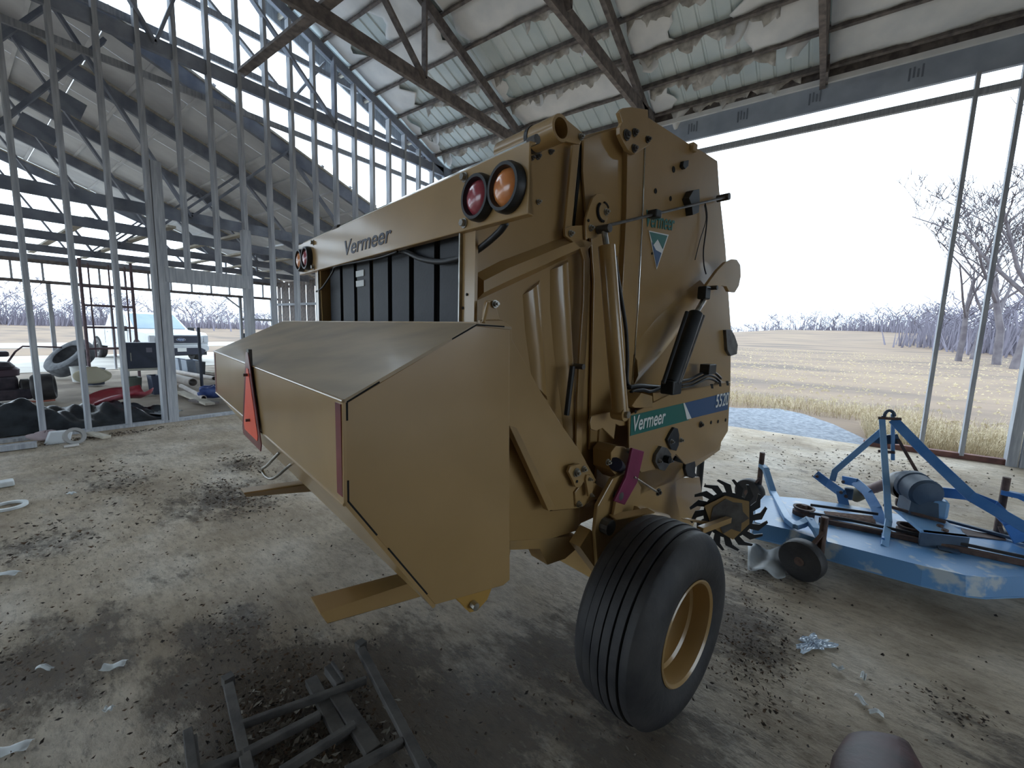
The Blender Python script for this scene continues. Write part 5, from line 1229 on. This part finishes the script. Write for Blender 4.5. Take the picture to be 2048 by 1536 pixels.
# shreds under the steel rack
t = MB()
for _ in range(120):
    p = at_z(rj.uniform(470, 800), rj.uniform(1380, 1530), .01); a = rj.random() * 6.28; L_ = rj.uniform(.015, .05)
    e = V((math.cos(a), math.sin(a), 0)); n_ = V((-e.y, e.x, 0)) * rj.uniform(.004, .012)
    t.add([p - e * L_ / 2, p + n_ + V((0, 0, .015 * rj.random())), p + e * L_ / 2 + V((0, 0, .02 * rj.random())), p - n_], [(0, 1, 3), (1, 2, 3)])
tag(t.build('husk_shreds', mat('pale_husk', srgb(120, 114, 104), srgb(150, 144, 132), 9, .9), recalc=False), 'pale dry husk shreds lying under the steel rack', 'husks', kind='stuff')
# ================================================================== OUTSIDE: dry grass, trees
t = MB()
for _ in range(11000):
    x = rj.uniform(.75, 3.6); y = 8.62 + abs(rj.gauss(0, 1.5))
    if rj.random() < .35: x = rj.uniform(-3.5, 2.0); y = rj.uniform(11.3, 13.5)
    h_ = rj.uniform(.10, .42) * (1 if y < 10.5 else .7); a = rj.random() * 6.28; b_ = V((math.cos(a), math.sin(a), 0)); n_ = V((-b_.y, b_.x, 0)) * rj.uniform(.002, .005)
    p = V((x, y, -.06)); lean = rj.uniform(.2, 1.0) * h_
    md = p + b_ * lean * .4 + V((0, 0, h_ * .75)); t.add([p - n_, p + n_, md + n_ * .6, md - n_ * .6, p + b_ * lean + V((0, 0, h_ * rj.uniform(.6, 1.0)))], [(0, 1, 2, 3), (3, 2, 4)])
tag(t.build('dry_grass', STRAW, recalc=False), 'pale dead grass growing along the slab outside the opening', 'grass', kind='stuff')
t = MB()
for _ in range(9000):
    y = 12 + 40 * rj.random() ** 1.8; x = rj.uniform(-14, 26)
    h_ = rj.uniform(.02, .07); a = rj.random() * 6.28; b_ = V((math.cos(a), math.sin(a), 0)) * rj.uniform(.02, .10)
    p = V((x, y, hgt(x, y) + .01))
    t.add([p - b_, p + b_, p + V((0, 0, h_))], [(0, 1, 2)])
tag(t.build('crop_stubble', STRAW, recalc=False), 'short pale crop stubble scattered over the field', 'stubble', kind='stuff')
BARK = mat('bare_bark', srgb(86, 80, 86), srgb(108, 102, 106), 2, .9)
BARK_FAR = mat('hazed_branches', srgb(112, 108, 120), srgb(130, 126, 138), .3, .95)  # distance haze put into a paler, bluer bark colour
def tree_mesh(base, H, seed, depth=5, n=4, spread=.55, twig=.012, m=None):
    r2 = random.Random(seed); t_ = m or MB()
    def grow(p, d, L, r, k):
        pts = [p]; rr = [r]; q = p; dd = d
        steps = 3 if k < depth else 2
        for s in range(steps):
            dd = (dd + V((r2.gauss(0, .12), r2.gauss(0, .12), r2.gauss(.03, .06)))).normalized()
            q = q + dd * (L / steps); pts.append(q); rr.append(r * (1 - .45 * (s + 1) / steps))
        t_.tube(pts, rr, n if k < 2 else 3, cap=False)
        if k >= depth: return
        for i in range(r2.choice((2, 3, 3)) if k else 4):
            f = r2.uniform(.35, 1.0) if k else r2.uniform(.45, 1.0)
            j = min(len(pts) - 2, int(f * (len(pts) - 1))); o = pts[j].lerp(pts[j + 1], f * (len(pts) - 1) - j)
            a = r2.random() * 6.28; ax = V((math.cos(a), math.sin(a), r2.uniform(-.1, .5)))
            nd = (dd * (1 - spread) + ax * spread * r2.uniform(.7, 1.3) + V((0, 0, .18))).normalized()
            grow(o, nd, L * r2.uniform(.52, .74), max(twig, rr[j] * r2.uniform(.45, .65)), k + 1)
    grow(V(base), V((r2.gauss(0, .03), r2.gauss(0, .03), 1)).normalized(), H * .48, H * .016, 0)
    return t_
specs = [(1922, 690, 46, 13.0, 'tall bare tree standing first from the left of the right-hand grove'), (1950, 694, 50, 14.5, 'slender bare tree second in the right-hand grove'), (1998, 700, 44, 15.5, 'broad bare tree in the middle of the right-hand grove'), (2036, 704, 40, 16.5, 'tallest bare tree at the right edge of the picture')]
for i, (x, y, D, H_, lab) in enumerate(specs):
    d = ray(x, y); k = D / math.hypot(d.x, d.y); b_ = CAM + d * k; b_ = V((b_.x, b_.y, hgt(b_.x, b_.y) - .1))
    tr = thing('bare_tree', b_, lab, 'tree', 'bare trees at the field edge')
    m_ = tree_mesh(b_, H_, 40 + i, depth=6, n=5, twig=.022)
    m_.build('branches', BARK, tr, smooth=True, recalc=False)
specs = [(395, 652, 95, 10.0, 'leftmost rounded bare tree behind the pickup hood'), (428, 654, 98, 9.5, 'second rounded bare tree behind the pickup hood'), (462, 655, 96, 9.0, 'third rounded bare tree left of the doorway post'), (60, 648, 95, 9.5, 'bare tree far off between the first two studs'), (250, 650, 100, 8.5, 'bare tree far off above the pickup roof')]
for i, (x, y, D, H_, lab) in enumerate(specs):
    d = ray(x, y); k = D / math.hypot(d.x, d.y); b_ = CAM + d * k; b_ = V((b_.x, b_.y, hgt(b_.x, b_.y) - .2))
    tr = thing('bare_tree', b_, lab, 'tree', 'bare trees beyond the road')
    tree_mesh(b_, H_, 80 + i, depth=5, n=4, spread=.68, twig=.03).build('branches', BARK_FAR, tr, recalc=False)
def woods(name, a0, a1, D0, D1, Hm, n_, label, seed):
    t_ = MB(); r2 = random.Random(seed)
    for i in range(n_):
        f = i / n_ + r2.uniform(-.5, .5) / n_; x = a0[0] + (a1[0] - a0[0]) * f; D = D0 + (D1 - D0) * f + r2.uniform(0, 25)
        d = ray(x, 680); k = D / math.hypot(d.x, d.y); b_ = CAM + d * k; b_ = V((b_.x, b_.y, hgt(b_.x, b_.y) - .3))
        tree_mesh(b_, Hm * r2.uniform(.6, 1.15), seed * 1000 + i, depth=3, n=3, spread=.7, twig=.05, m=t_)
        for q in range(26):                               # brush between the trunks
            o = b_ + V((r2.uniform(-4, 4), r2.uniform(-4, 4), 0)); hq = Hm * r2.uniform(.2, .55); w = r2.uniform(.05, .12)
            tp = o + V((r2.gauss(0, .5), r2.gauss(0, .5), hq)); t_.add([o + V((-w, 0, 0)), o + V((w, 0, 0)), tp], [(0, 1, 2)]); t_.add([o + V((0, -w, 0)), o + V((0, w, 0)), tp + V((.4, .3, -.3))], [(0, 1, 2)])
    return tag(t_.build(name, BARK_FAR, recalc=False), label, 'treeline', kind='stuff')
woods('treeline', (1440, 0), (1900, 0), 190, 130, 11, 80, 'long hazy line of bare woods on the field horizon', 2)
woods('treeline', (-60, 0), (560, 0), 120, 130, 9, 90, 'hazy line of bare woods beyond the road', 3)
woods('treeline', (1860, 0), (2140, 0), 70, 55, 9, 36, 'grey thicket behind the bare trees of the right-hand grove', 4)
